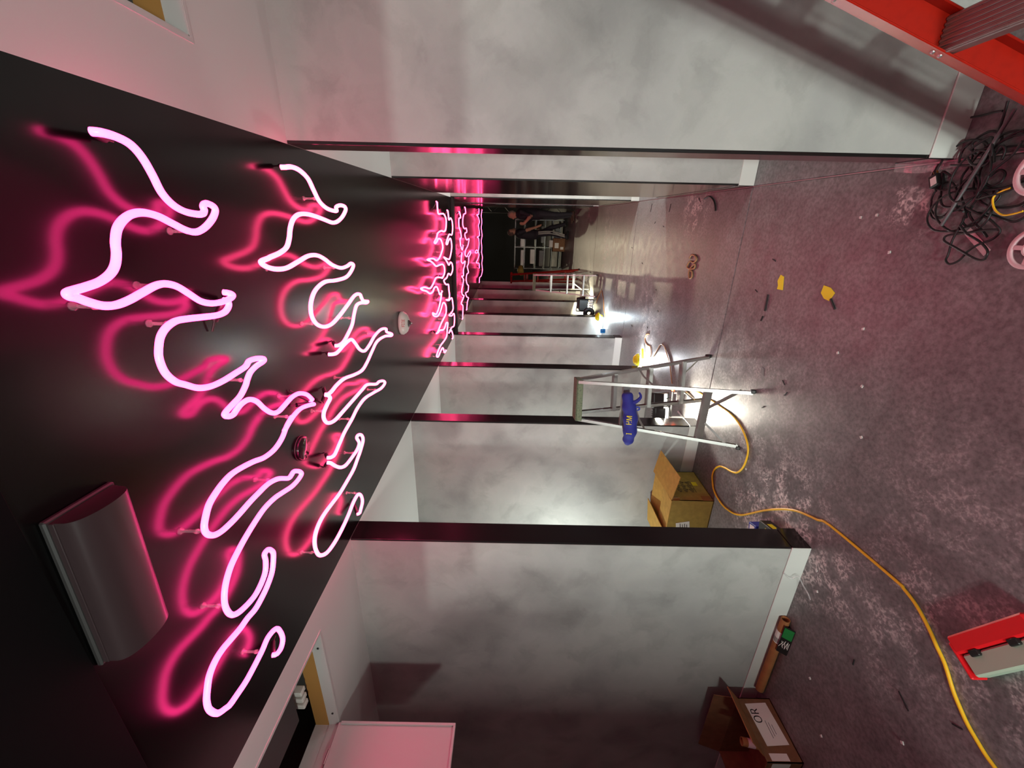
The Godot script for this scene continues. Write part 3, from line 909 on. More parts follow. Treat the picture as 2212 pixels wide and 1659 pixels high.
	var bs0 = Basis(across, Vector3.UP, across.cross(Vector3.UP)).orthonormalized()
	var s2 = st0()
	box(s2, c0 + Vector3(0, 0.01, 0), Vector3(wx, 0.012, wz), 0.003, bs0)
	for e in [-1.0, 1.0]:
		box(s2, c0 + bs0 * Vector3(0, -0.008, e * (wz / 2 - 0.004)), Vector3(wx, 0.05, 0.008), 0.003, bs0)
		box(s2, c0 + bs0 * Vector3(e * (wx / 2 - 0.004), -0.008, 0), Vector3(0.008, 0.05, wz - 0.01), 0.003, bs0)
	put(s2, "top_cap", capm, o)
	return o

func build_ladders():
	var o = stepladder("stepladder", "aluminium stepladder with green topped cap and a blue bag on its brace", [Vector3(-1.03, 0, -3.27), Vector3(-1.40, 0, -3.19)], [Vector3(-1.055, 0, -2.573), Vector3(-1.496, 0, -2.586)], [Vector3(-1.165, 1.135, -3.03), Vector3(-1.455, 1.125, -3.0)], [Vector3(-1.140, 1.13, -2.93), Vector3(-1.475, 1.12, -2.93)], [0.22, 0.47, 0.73], [0.235, 0.70], M.aluminium, M.ladder_cap)
	stepladder("stepladder", "distant aluminium stepladder beside the black wheeled cart", [Vector3(-1.00, 0, -8.25), Vector3(-1.42, 0, -8.20)], [Vector3(-1.04, 0, -9.0), Vector3(-1.40, 0, -8.98)], [Vector3(-1.06, 1.22, -8.58), Vector3(-1.37, 1.22, -8.58)], [Vector3(-1.06, 1.22, -8.68), Vector3(-1.37, 1.22, -8.68)], [0.22, 0.47, 0.73], [0.3, 0.70], M.aluminium, M.ladder_cap)
	stepladder("stepladder", "far dark red stepladder half hidden by the last partition", [Vector3(-1.16, 0, -10.6), Vector3(-1.42, 0, -10.75)], [Vector3(-1.3, 0, -11.4), Vector3(-1.6, 0, -11.4)], [Vector3(-1.36, 1.7, -10.95), Vector3(-1.55, 1.7, -11.0)], [Vector3(-1.36, 1.7, -11.05), Vector3(-1.55, 1.7, -11.1)], [0.2, 0.4, 0.6, 0.8], [0.4, 0.75], M.red_ladder, M.red_ladder)
	# blue bundle hanging on the support brace
	o = thing("cloth_bag", "rolled blue cloth bag with yellow lettering lying on the stepladder brace", "bag", Vector3(-1.37, 0.775, -2.735), 0)
	var s = st0()
	var pts = smooth(PackedVector3Array([Vector3(0.21, 0.03, -0.015), Vector3(0.15, 0.02, 0), Vector3(0.08, 0.0, 0.008), Vector3(0.0, -0.012, 0.012), Vector3(-0.09, -0.02, 0.01), Vector3(-0.16, -0.02, 0.0), Vector3(-0.20, -0.018, -0.008)]), 5)
	var rr := []
	for i in pts.size():
		var t = float(i) / (pts.size() - 1)
		rr.append(0.012 + 0.040 * pow(sin(PI * clampf(t * 0.86 + 0.1, 0, 1)), 0.6) + 0.004 * sin(t * 31.0))
	tube(s, pts, rr, 16)
	put(s, "bundle", M.blue_cloth, o)
	s = st0()
	tube(s, smooth(PackedVector3Array([Vector3(0.15, -0.01, 0.02), Vector3(0.17, -0.035, 0.03), Vector3(0.2, -0.06, 0.02), Vector3(0.225, -0.05, 0.0)]), 4), [0.016, 0.016, 0.015, 0.014, 0.013, 0.013, 0.012, 0.011, 0.01, 0.009, 0.008, 0.007, 0.004], 8)
	put(s, "loose_end", M.blue_cloth, o)
	s = st0()
	tube(s, smooth(PackedVector3Array([Vector3(0.12, -0.03, 0.03), Vector3(0.125, -0.05, 0.036), Vector3(0.11, -0.056, 0.04), Vector3(0.1, -0.04, 0.042)]), 4), 0.006, 8)
	put(s, "toggle", M.navy_blue, o)
	words(o, "HM", Vector3(0.03, 0.012, 0.062), Basis(Vector3.FORWARD, -0.05) * Basis(Vector3.RIGHT, -0.25), 0.05, M.yellow_tape)
	words(o, "I", Vector3(-0.08, 0.0, 0.062), Basis(Vector3.FORWARD, -0.05) * Basis(Vector3.RIGHT, -0.25), 0.05, M.yellow_tape)
	big_ladder()

func big_ladder():
	# orange fibreglass stepladder; its treads run along the corridor
	var o = thing("fibreglass_ladder", "orange fibreglass stepladder with ribbed aluminium treads beside the cable heap", "ladder", Vector3(0.65, 0, -1.0))
	var off = Vector3(0.65, 0, -1.0)
	var slope = 0.351
	var xat = func(y): return 0.292 + (y - 0.35) * slope
	var top = 1.78
	var d = Vector3(slope, 1, 0).normalized()
	var nx = Vector3(d.y, -d.x, 0)
	for zz in [[-1.25, 1.0], [-0.74, -1.0]]:
		var a = Vector3(xat.call(0.0), 0, zz[0]) - off
		var b = Vector3(xat.call(top), top, zz[0]) - off
		var bs = Basis(nx, d, nx.cross(d)).orthonormalized()
		var len = a.distance_to(b)
		var c = (a + b) / 2 + nx * 0.042
		var s = st0()
		box(s, c, Vector3(0.084, len, 0.005), 0.0, bs)
		for e in [-1.0, 1.0]:
			box(s, c + bs * Vector3(e * 0.0395, 0, zz[1] * 0.014), Vector3(0.005, len, 0.032), 0.0015, bs)
		var rail = put(s, "front_rail", M.orange_fibreglass, o)
		s = st0()
		box(s, a + nx * 0.042 + Vector3(0, 0.03, 0), Vector3(0.1, 0.06, 0.05), 0.006, bs)
		put(s, "foot", M.black_rubber, rail)
		for k in 6:
			var y = 0.03 + 0.29 * k
			s = st0()
			for e in [-0.01, 0.012]:
				var p = Vector3(xat.call(y + 0.02), y + 0.02, zz[0]) - off + d * e + Vector3(0, 0, zz[1] * 0.014)
				lathe(s, [Vector2(0.0055, 0.0), Vector2(0.0045, 0.003), Vector2(0.002, 0.0045), Vector2(0, 0.005)], 12, Transform3D(Basis(d, -nx, bs.z).orthonormalized(), p))
			if k > 0:
				put(s, "rivet", M.bare_metal, rail)
	for k in range(1, 6):
		var y = 0.03 + 0.29 * k
		var c = Vector3(xat.call(y) + 0.045, y, -0.995) - off
		var s = st0()
		box(s, c + Vector3(0, 0.012, 0), Vector3(0.078, 0.004, 0.5), 0.001)
		for q in 7:
			box(s, c + Vector3(-0.033 + 0.011 * q, 0.0155, 0), Vector3(0.006, 0.003, 0.5), 0.001)
		for e in [-1.0, 1.0]:
			box(s, c + Vector3(e * 0.038, -0.001, 0), Vector3(0.003, 0.028, 0.5), 0.001)
		put(s, "tread", M.aluminium, o)
	# support section
	for zz in [-1.22, -0.77]:
		var a = Vector3(1.34, 0, zz) - off
		var b = Vector3(xat.call(top) + 0.12, top, zz) - off
		var s = st0()
		var dd = (b - a).normalized()
		var bs = Basis(Vector3(dd.y, -dd.x, 0), dd, Vector3.BACK).orthonormalized()
		box(s, (a + b) / 2, Vector3(0.04, a.distance_to(b), 0.025), 0.004, bs)
		put(s, "support_rail", M.orange_fibreglass, o)
	for y in [0.3, 0.8, 1.3]:
		var s = st0()
		box(s, Vector3(lerpf(1.34, xat.call(top) + 0.12, y / top), y, -0.995) - off, Vector3(0.012, 0.035, 0.44), 0.003)
		put(s, "support_brace", M.aluminium, o)
	var s3 = st0()
	box(s3, Vector3(xat.call(top) + 0.1, top + 0.03, -0.995) - off, Vector3(0.26, 0.06, 0.56), 0.012)
	put(s3, "top_cap", M.orange_fibreglass, o)

# ---------------------------------------------------------------- lamps
func flood_head(o, at, turn, w, h):
	var bs = Basis(Vector3.UP, turn) * Basis(Vector3.RIGHT, 0.55)
	var s = st0()
	box(s, at + bs * Vector3(0, 0, -0.03), Vector3(w + 0.03, h + 0.03, 0.05), 0.008, bs)
	for k in 5:
		box(s, at + bs * Vector3(-w * 0.4 + w * 0.2 * k, 0, -0.062), Vector3(0.006, h, 0.02), 0.0, bs)
	var head = put(s, "housing", M.black_plastic, o)
	s = st0()
	box(s, at + bs * Vector3(0, 0, -0.002), Vector3(w, h, 0.006), 0.002, bs)
	put(s, "light_panel", M.lamp_white, head)
	s = st0()
	for e in [-1.0, 1.0]:
		box(s, at + bs * Vector3(e * (w / 2 + 0.008), 0, 0.0), Vector3(0.014, h + 0.03, 0.014), 0.003, bs)
		box(s, at + bs * Vector3(0, e * (h / 2 + 0.008), 0.0), Vector3(w + 0.03, 0.014, 0.014), 0.003, bs)
	put(s, "bezel", M.black_plastic, head)
	s = st0()
	box(s, at + bs * Vector3(0, h / 2 + 0.016, 0.045), Vector3(w + 0.03, 0.003, 0.10), 0.0, bs)
	put(s, "hood", M.black_plastic, head)
	return bs

func build_lamps():
	# twin flood lamp on the floor behind the stepladder
	var o = thing("work_light", "twin headed flood work light shining on the floor behind the stepladder", "work light", Vector3(-1.56, 0, -3.52))
	for q in [[Vector3(0.03, 0.255, 0.04), 0.30], [Vector3(-0.105, 0.225, 0.05), 0.30]]:
		var bs = flood_head(o, q[0], q[1], 0.11, 0.15)
		var l = lamp("area", o, q[0] + bs * Vector3(0, 0, 0.012), Color(1.0, 0.97, 0.90), FLOOD, Vector2(0.1, 0.14))
		l.basis = bs * Basis(Vector3.UP, PI)
	var s = st0()
	rod(s, Vector3(-0.17, 0.13, 0.0), Vector3(0.1, 0.15, 0.0), 0.01)
	rod(s, Vector3(0.03, 0.15, 0.0), Vector3(0.03, 0.2, 0.0), 0.008)
	rod(s, Vector3(-0.105, 0.13, 0.0), Vector3(-0.105, 0.18, 0.0), 0.008)
	put(s, "crossbar", M.black_plastic, o)
	s = st0()
	for q in [[Vector3(-0.16, 0.012, 0.12), Vector3(-0.16, 0.012, -0.12)], [Vector3(0.09, 0.012, 0.12), Vector3(0.09, 0.012, -0.12)]]:
		rod(s, q[0], q[1], 0.01)
		rod(s, (q[0] + q[1]) / 2, Vector3(q[0].x, 0.14, 0), 0.01)
	put(s, "stand", M.bare_metal, o)
	s = st0()
	for p in [Vector3(0.12, 0.15, 0.0), Vector3(-0.19, 0.13, 0.0), Vector3(0.1, 0.1, 0.03)]:
		lathe(s, [Vector2(0, -0.012), Vector2(0.016, -0.01), Vector2(0.016, 0.01), Vector2(0, 0.012)], 10, Transform3D(Basis(Vector3.FORWARD, PI / 2), p))
	put(s, "knob", M.orange_plastic, o)
	# hand lamp on the floor by the third partition
	o = thing("hand_lamp", "lit caged hand lamp lying on the floor near the stepladder", "hand lamp", Vector3(-1.585, 0.05, -4.82), -0.5)
	bulb_lamp(o, M.lamp_white, M.yellow_tape)
	lamp("omni", o, Vector3(0, 0.03, 0.0), Color(0.95, 0.98, 1.0), HAND, 0.04)
	o = thing("hand_lamp", "lit clamp lamp with yellow shade against the bluish partition skirting", "hand lamp", Vector3(-1.58, 0.09, -7.16), 0.6)
	bulb_lamp(o, M.lamp_cool, M.yellow_tape)
	lamp("omni", o, Vector3(0, 0.03, 0.0), Color(0.88, 0.96, 1.0), CLAMP, 0.04)
	# flood lamp by the cart, seen from behind
	o = thing("work_light", "flood work light turned away beside the black wheeled cart", "work light", Vector3(-1.60, 0, -8.52))
	var bs2 = flood_head(o, Vector3(0, 0.22, 0.0), PI + 0.45, 0.2, 0.16)
	var l2 = lamp("area", o, Vector3(0, 0.22, 0) + bs2 * Vector3(0, 0, 0.012), Color(1.0, 0.98, 0.82), FARF, Vector2(0.18, 0.14))
	l2.basis = bs2 * Basis(Vector3.UP, PI)
	s = st0()
	rod(s, Vector3(-0.1, 0.01, 0.08), Vector3(0.1, 0.01, 0.08), 0.01)
	rod(s, Vector3(-0.1, 0.01, -0.08), Vector3(0.1, 0.01, -0.08), 0.01)
	rod(s, Vector3(0, 0.01, -0.08), Vector3(0, 0.01, 0.08), 0.01)
	rod(s, Vector3(0, 0.01, 0), Vector3(0, 0.14, 0), 0.012)
	put(s, "stand", M.black_plastic, o)
	tower()

const FLOOD := 0.85
const HAND := 1.3
const CLAMP := 0.75
const FARF := 6.0
const TOWER := [[-0.535, 0.4, 3.0, 9.5], [-0.48, 2.14, 4.5, 8.0], [-0.77, 2.42, 4.5, 8.0]]

func tower():
	var names = ["low work light on a tripod in the room behind the doorway", "work light on a tall tripod in the room behind the doorway", "tallest work light on a tripod in the room behind the doorway"]
	for i in TOWER.size():
		tripod_light(names[i], Vector3(TOWER[i][0], 0, TOWER[i][2]), TOWER[i][1], 0.0, TOWER[i][3], 0.0, Vector2(0.6, 0.3) if i == 0 else Vector2(0.2, 0.05))
	# lamps standing out of view inside two alcoves
	tripod_light("work light on a tripod hidden in the alcove of the open carton", Vector3(-3.3, 0, -2.35), 1.0, -0.9, ALC, 0.35)
	tripod_light("work light on a tripod hidden in the alcove of the flood light", Vector3(-3.3, 0, -3.78), 1.0, -0.9, ALC, 0.35)
	tripod_light("work light on a tripod hidden behind the large grey partition", Vector3(1.45, 0, -2.36), 1.0, 0.75, ALC * 0.55, 0.35)
	tripod_light("work light on a tripod hidden in the alcove of the caged hand lamp", Vector3(-3.3, 0, -5.3), 1.0, -1.1, ALC * 0.9, 0.2)
	tripod_light("work light on a tripod hidden behind the wide glossy black side", Vector3(1.3, 0, -5.47), 1.0, 1.25, ALC * 1.6, 0.1)
	tripod_light("work light on a tripod hidden in the alcove of the blue capped bottle", Vector3(-3.3, 0, -6.7), 1.0, -1.1, ALC * 1.0, 0.1)

const ALC := 2.2

# a tripod with one head; turn 0 shines towards -z
func tripod_light(label, at, y, turn, energy, tilt = 0.0, size = Vector2(0.13, 0.08)):
	var o = thing("tripod_light", label, "work light", at, turn)
	var s = st0()
	rod(s, Vector3(0, 0.25, 0.07), Vector3(0, y - 0.04, 0.07), 0.016, 10)
	put(s, "mast", M.bare_metal, o)
	for k in 3:
		s = st0()
		var a = TAU * k / 3.0
		rod(s, Vector3(0, minf(0.45, y * 0.6), 0.07), Vector3(cos(a) * 0.35, 0.01, 0.07 + sin(a) * 0.35), 0.012)
		put(s, "leg", M.bare_metal, o)
	var bs = Basis(Vector3.RIGHT, tilt)
	var p = Vector3(0, y, 0)
	s = st0()
	box(s, p + bs * Vector3(0, 0, 0.045), Vector3(size.x + 0.04, size.y + 0.04, 0.07), 0.008, bs)
	var hd = put(s, "head", M.black_plastic, o)
	s = st0()
	box(s, p + bs * Vector3(0, 0, 0.008), Vector3(size.x, size.y, 0.006), 0.001, bs)
	put(s, "light_panel", M.tower_glow, hd)
	var l = lamp("area", o, p + bs * Vector3(0, 0, 0.003), Color(0.95, 1.0, 0.965), energy, size)
	l.basis = bs

func bulb_lamp(o, gm, shade):
	var s = st0()
	lathe(s, [Vector2(0, 0.03), Vector2(0.02, 0.022), Vector2(0.028, 0.0), Vector2(0.02, -0.022), Vector2(0.012, -0.035)], 16, Transform3D(Basis(Vector3.RIGHT, 0.9), Vector3(0, 0.03, 0)))
	put(s, "bulb", gm, o)
	s = st0()
	for k in 6:
		var a = TAU * k / 6.0
		tube(s, smooth(PackedVector3Array([Vector3(cos(a) * 0.02, -0.03, sin(a) * 0.02), Vector3(cos(a) * 0.045, 0.02, sin(a) * 0.045), Vector3(cos(a) * 0.03, 0.07, sin(a) * 0.03), Vector3(0, 0.085, 0)]), 4), 0.002, 5)
	put(s, "wire_cage", shade, o)
	s = st0()
	lathe(s, [Vector2(0.075, 0.045), Vector2(0.066, 0.072), Vector2(0.045, 0.094), Vector2(0.018, 0.104), Vector2(0, 0.105)], 20)
	lathe(s, [Vector2(0, 0.103), Vector2(0.018, 0.102), Vector2(0.044, 0.092), Vector2(0.064, 0.071), Vector2(0.075, 0.045)], 20)
	put(s, "reflector_shade", shade, o)
	s = st0()
	tube(s, PackedVector3Array([Vector3(0.0, -0.01, -0.02), Vector3(0.03, -0.015, -0.06), Vector3(0.06, -0.02, -0.13)]), [0.018, 0.014, 0.012], 10)
	put(s, "handle", M.yellow_tape, o)

# ---------------------------------------------------------------- cartons
func panel(o, called, a, b, c, d, th, m, out):
	# a board with four corners and a thickness
	var s = st0()
	var n = (b - a).cross(d - a).normalized() * th
	if n.dot(out) < 0:
		n = -n
	quad(s, a, b, c, d, -n)
	quad(s, a + n, b + n, c + n, d + n, n)
	var e = [a, b, c, d]
	var mid = (a + b + c + d) / 4
	for i in 4:
		var p = e[i]
		var q = e[(i + 1) % 4]
		quad(s, p, q, q + n, p + n, (p + q) / 2 - mid)
	return put(s, called, m, o)

func build_boxes():
	var o = thing("cardboard_carton", "open brown cardboard carton with a white label and raised flaps", "carton", Vector3(-2.33, 0, -2.93))
	var x0 = -0.27
	var x1 = 0.26
	var z0 = 0.205
	var z1 = -0.20
	var hh = 0.335
	var t = 0.005
	var cb = M.cardboard
	panel(o, "side_wall", Vector3(x0, 0, z0), Vector3(x1, 0, z0), Vector3(x1, hh, z0), Vector3(x0, hh, z0), t, cb, Vector3.FORWARD)
	panel(o, "side_wall", Vector3(x0, 0, z1), Vector3(x1, 0, z1), Vector3(x1, hh + 0.0, z1), Vector3(x0, hh, z1), t, cb, Vector3.BACK)
	var rside = panel(o, "side_wall", Vector3(x1, 0, z0), Vector3(x1, 0, z1), Vector3(x1, hh, z1), Vector3(x1, hh, z0), t, cb, Vector3.LEFT)
	panel(o, "side_wall", Vector3(x0, 0, z0), Vector3(x0, 0, z1), Vector3(x0, hh, z1), Vector3(x0, hh, z0), t, cb, Vector3.RIGHT)
	panel(o, "bottom", Vector3(x0, 0.001, z0), Vector3(x1, 0.001, z0), Vector3(x1, 0.001, z1), Vector3(x0, 0.001, z1), t, cb, Vector3.UP)
	# flap folded out over the side, the others half closed
	panel(o, "flap", Vector3(x1, hh + 0.003, z0), Vector3(x1, hh + 0.022, z1), Vector3(x1 + 0.215, hh - 0.01, z1 - 0.0), Vector3(x1 + 0.215, hh - 0.03, z0), t, M.cardboard_inner, Vector3.UP)
	panel(o, "flap", Vector3(x0, hh, z0), Vector3(x0, hh, z1), Vector3(x0 + 0.24, hh + 0.03, z1), Vector3(x0 + 0.24, hh + 0.03, z0), t, M.cardboard_inner, Vector3.UP)
	panel(o, "flap", Vector3(x0 + 0.01, hh + 0.001, z0), Vector3(x1 - 0.01, hh + 0.001, z0), Vector3(x1 - 0.02, hh - 0.006, z0 - 0.2), Vector3(x0 + 0.02, hh - 0.006, z0 - 0.2), t, M.cardboard_inner, Vector3.UP)
	panel(o, "flap", Vector3(x0 + 0.01, hh + 0.001, z1), Vector3(x1 - 0.01, hh + 0.001, z1), Vector3(x1 - 0.02, hh - 0.03, z1 + 0.17), Vector3(x0 + 0.02, hh - 0.03, z1 + 0.17), t, M.cardboard_inner, Vector3.UP)
	var s = st0()
	box(s, Vector3(x1 - 0.0, hh - 0.03, z0 - 0.001), Vector3(0.05, 0.055, 0.0015), 0.0)
	box(s, Vector3(x1 + 0.0005, hh - 0.03, z0 - 0.02), Vector3(0.0015, 0.055, 0.05), 0.0)
	box(s, Vector3(x1 + 0.0005, 0.05, z0 - 0.03), Vector3(0.0015, 0.07, 0.06), 0.0)
	put(s, "packing_tape", M.tape, o)
	s = st0()
	box(s, Vector3(-0.04, 0.2, z0 + 0.0008), Vector3(0.17, 0.11, 0.001), 0.0, Basis(Vector3.BACK, 0.2))
	var lab = put(s, "address_label", M.paper, o)
	s = st0()
	for k in 4:
		box(s, Vector3(-0.02, 0.225 - 0.018 * k, z0 + 0.0016), Vector3(0.10 - 0.015 * (k % 2), 0.005, 0.0006), 0.0, Basis(Vector3.BACK, 0.2))
	box(s, Vector3(-0.085, 0.19, z0 + 0.0016), Vector3(0.025, 0.06, 0.0006), 0.0, Basis(Vector3.BACK, 0.2))
	put(s, "printed_lines", M.black_ink, lab)
	s = st0()
	box(s, Vector3(x1 + 0.001, 0.07, -0.02), Vector3(0.001, 0.042, 0.05), 0.0)
	put(s, "yellow_sticker", M.yellow_sticker, o)
	s = st0()
	for k in 3:
		for j in 9:
			var hgt = 0.02 + 0.012 * ((j * 7 + k * 3) % 3)
			box(s, Vector3(x1 + 0.0008, 0.125 + 0.05 * k, 0.09 - 0.017 * j), Vector3(0.0006, hgt, 0.007), 0.0, Basis(Vector3.RIGHT, 0.2 * ((j + k) % 3 - 1)))
	box(s, Vector3(x1 + 0.0008, 0.098, 0.02), Vector3(0.0006, 0.003, 0.15), 0.0)
	put(s, "marker_writing", M.black_ink, rside)
	# second carton, open, in the dark alcove
	o = thing("cardboard_carton", "brown cardboard carton with a taped paper note in the dark alcove", "carton", Vector3(-3.0, 0, -1.49))
	cb = M.cardboard_brown
	x0 = -0.29
	x1 = 0.262
	z0 = 0.16
	z1 = -0.17
	hh = 0.20
	panel(o, "side_wall", Vector3(x0, 0, z0), Vector3(x1, 0, z0), Vector3(x1, hh, z0), Vector3(x0, hh, z0), t, cb, Vector3.FORWARD)
	panel(o, "side_wall", Vector3(x0, 0, z1), Vector3(x1, 0, z1), Vector3(x1, hh, z1), Vector3(x0, hh, z1), t, cb, Vector3.BACK)
	rside = panel(o, "side_wall", Vector3(x1, 0, z0), Vector3(x1, 0, z1), Vector3(x1, hh, z1), Vector3(x1, hh, z0), t, cb, Vector3.LEFT)
	panel(o, "side_wall", Vector3(x0, 0, z0), Vector3(x0, 0, z1), Vector3(x0, hh, z1), Vector3(x0, hh, z0), t, cb, Vector3.RIGHT)
	panel(o, "bottom", Vector3(x0, 0.001, z0), Vector3(x1, 0.001, z0), Vector3(x1, 0.001, z1), Vector3(x0, 0.001, z1), t, cb, Vector3.UP)
	panel(o, "flap", Vector3(x1, hh, z0 - 0.03), Vector3(x1, hh, z1), Vector3(x1 + 0.09, hh + 0.075, z1 - 0.01), Vector3(x1 + 0.09, hh + 0.075, z0 - 0.05), t, M.cardboard_tube, Vector3.LEFT)
	panel(o, "flap", Vector3(x0, hh, z1), Vector3(x1, hh, z1), Vector3(x1 - 0.02, hh + 0.13, z1 - 0.03), Vector3(x0 + 0.02, hh + 0.13, z1 - 0.03), t, cb, Vector3.BACK)
	s = st0()
	box(s, Vector3(x1 + 0.001, 0.10, -0.03), Vector3(0.001, 0.13, 0.22), 0.0, Basis(Vector3.RIGHT, 0.06))
	lab = put(s, "paper_note", M.paper, o)
	words(lab, "OR", Vector3(x1 + 0.002, 0.135, -0.07), Basis(Vector3(0, 0, -1), Vector3(0, 1, 0), Vector3(1, 0, 0)), 0.06, M.black_ink)
	s = st0()
	for k in 3:
		box(s, Vector3(x1 + 0.0018, 0.10 - 0.014 * k, 0.0), Vector3(0.0005, 0.003, 0.09 - 0.02 * k), 0.0)
	put(s, "written_lines", M.grey_plastic, lab)
	s = st0()
	box(s, Vector3(x1 + 0.001, 0.12, z0 - 0.025), Vector3(0.001, 0.1, 0.035), 0.0)
	box(s, Vector3(x1 - 0.04, 0.12, z0 + 0.001), Vector3(0.06, 0.1, 0.001), 0.0)
	put(s, "shipping_label", M.paper, o)
	# cardboard tubes
	o = thing("mailing_tube", "long brown cardboard tube lying along the white skirting", "cardboard tube", Vector3(-2.13, 0.024, -1.722))
	s = st0()
	hollow(s, Vector3.ZERO, Vector3(-0.62, 0, 0.0), 0.024, 0.020)
	put(s, "tube_wall", M.cardboard_tube, o)
	s = st0()
	hollow(s, Vector3(-0.09, 0, 0), Vector3(-0.18, 0, 0), 0.0246, 0.024)
	var tl = put(s, "barcode_label", M.paper, o)
	s = st0()
	for k in 7:
		hollow(s, Vector3(-0.14 - 0.005 * k, 0, 0), Vector3(-0.142 - 0.005 * k - 0.001 * (k % 2), 0, 0), 0.0249, 0.0245)
	put(s, "barcode", M.black_ink, tl)
	o = thing("mailing_tube", "short brown cardboard tube standing in the carton in the dark alcove", "cardboard tube", Vector3(-2.78, 0.012, -1.40))
	s = st0()
	hollow(s, Vector3.ZERO, Vector3(0.02, 0.27, -0.04), 0.022, 0.018)
	put(s, "tube_wall", M.cardboard_tube, o)
	s = st0()
	hollow(s, Vector3(0.0148, 0.2, -0.0296), Vector3(0.0178, 0.24, -0.0356), 0.0226, 0.022)
	put(s, "pale_label", M.pink_spool, o)
	# printed green pack under the tube end
	o = thing("blister_pack", "green and black printed pack leaning on the cardboard tube", "package", Vector3(-2.25, 0.02, -1.676), 0.0)
	s = st0()
	var bs = Basis(Vector3.RIGHT, -0.7)
	box(s, Vector3.ZERO, Vector3(0.2, 0.055, 0.004), 0.001, bs)
	var pk = put(s, "card", M.black_plastic, o)
	s = st0()
	box(s, bs * Vector3(0.055, 0.0, 0.0026), Vector3(0.075, 0.048, 0.001), 0.0, bs)
	put(s, "green_print", M.green_print, pk)
	s = st0()
	for k in 7:
		box(s, bs * Vector3(-0.03 + 0.006 * sin(k * 2.0), -0.02 + 0.006 * k, 0.0026), Vector3(0.05, 0.0025, 0.001), 0.0, bs * Basis(Vector3.BACK, 0.4 * sin(k * 3.0)))
	put(s, "white_print", M.paper, pk)
	# two small packs behind the first partition end
	o = thing("small_carton", "blue printed carton on the floor behind the black partition end", "package", Vector3(-1.85, 0.0, -2.13), 0.3)
	s = st0()
	box(s, Vector3(0, 0.035, 0), Vector3(0.1, 0.07, 0.08), 0.003)
	put(s, "carton_body", M.navy_blue, o)
	s = st0()
	box(s, Vector3(0.02, 0.0705, 0.0), Vector3(0.04, 0.001, 0.05), 0.0)
	put(s, "pale_print", M.paper, o)
	o = thing("small_carton", "black and yellow printed carton on the floor behind the black partition end", "package", Vector3(-1.745, 0.0, -2.01), 0.25)
	s = st0()
	box(s, Vector3(0, 0.035, 0), Vector3(0.07, 0.07, 0.16), 0.003)
	put(s, "carton_body", M.black_plastic, o)
	s = st0()
	box(s, Vector3(0.0, 0.0705, 0.02), Vector3(0.03, 0.001, 0.07), 0.0)
	box(s, Vector3(0.0355, 0.04, 0.02), Vector3(0.001, 0.03, 0.09), 0.0)
	put(s, "yellow_print", M.yellow_tape, o)
	# red and grey tool near the camera
	o = thing("tool_case", "red and translucent grey plastic tool case lying on the floor", "tool case", Vector3(-1.275, 0.0, -0.94), -0.42)
	s = st0()
	box(s, Vector3(0.015, 0.03, -0.035), Vector3(0.30, 0.06, 0.055), 0.006)
	box(s, Vector3(-0.14, 0.028, 0.01), Vector3(0.012, 0.056, 0.11), 0.004)
	put(s, "red_shell", M.tool_red, o)
	s = st0()
	box(s, Vector3(0.015, 0.024, 0.028), Vector3(0.29, 0.048, 0.066), 0.006)
	put(s, "grey_shell", M.tool_grey, o)
	for q in [Vector3(-0.07, 0.05, 0.0), Vector3(0.08, 0.05, 0.0)]:
		s = st0()
		box(s, q, Vector3(0.035, 0.02, 0.02), 0.003)
		put(s, "latch", M.black_plastic, o)

func hollow(s: SurfaceTool, a, b, r0, r1, seg = 20):
	var y = (b - a).normalized()
	var up = Vector3.UP if absf(y.y) < 0.9 else Vector3.RIGHT
	var x = up.cross(y).normalized()
	lathe(s, [Vector2(r1, 0), Vector2(r0, 0)], seg, Transform3D(Basis(x, y, x.cross(y)), a), true)
	lathe(s, [Vector2(r0, 0), Vector2(r0, a.distance_to(b))], seg, Transform3D(Basis(x, y, x.cross(y)), a))
	lathe(s, [Vector2(r0, a.distance_to(b)), Vector2(r1, a.distance_to(b))], seg, Transform3D(Basis(x, y, x.cross(y)), a), true)
	lathe(s, [Vector2(r1, a.distance_to(b)), Vector2(r1, 0)], seg, Transform3D(Basis(x, y, x.cross(y)), a))

# ---------------------------------------------------------------- cords and cables
func cord(called, label, category, pts2, r, m, y = -1.0, group = "", seg = 8):
	var pts = pairs(pts2, r + 0.001 if y < 0 else y)
	var base = pts[0]
	base.y = 0
	var loc := PackedVector3Array()
	for p in pts:
		loc.append(p - base)
	var o = thing(called, label, category, base, 0, group)
	var s = st0()
	tube(s, smooth(loc, 4), r, seg)
	put(s, "sheath", m, o)
	return o

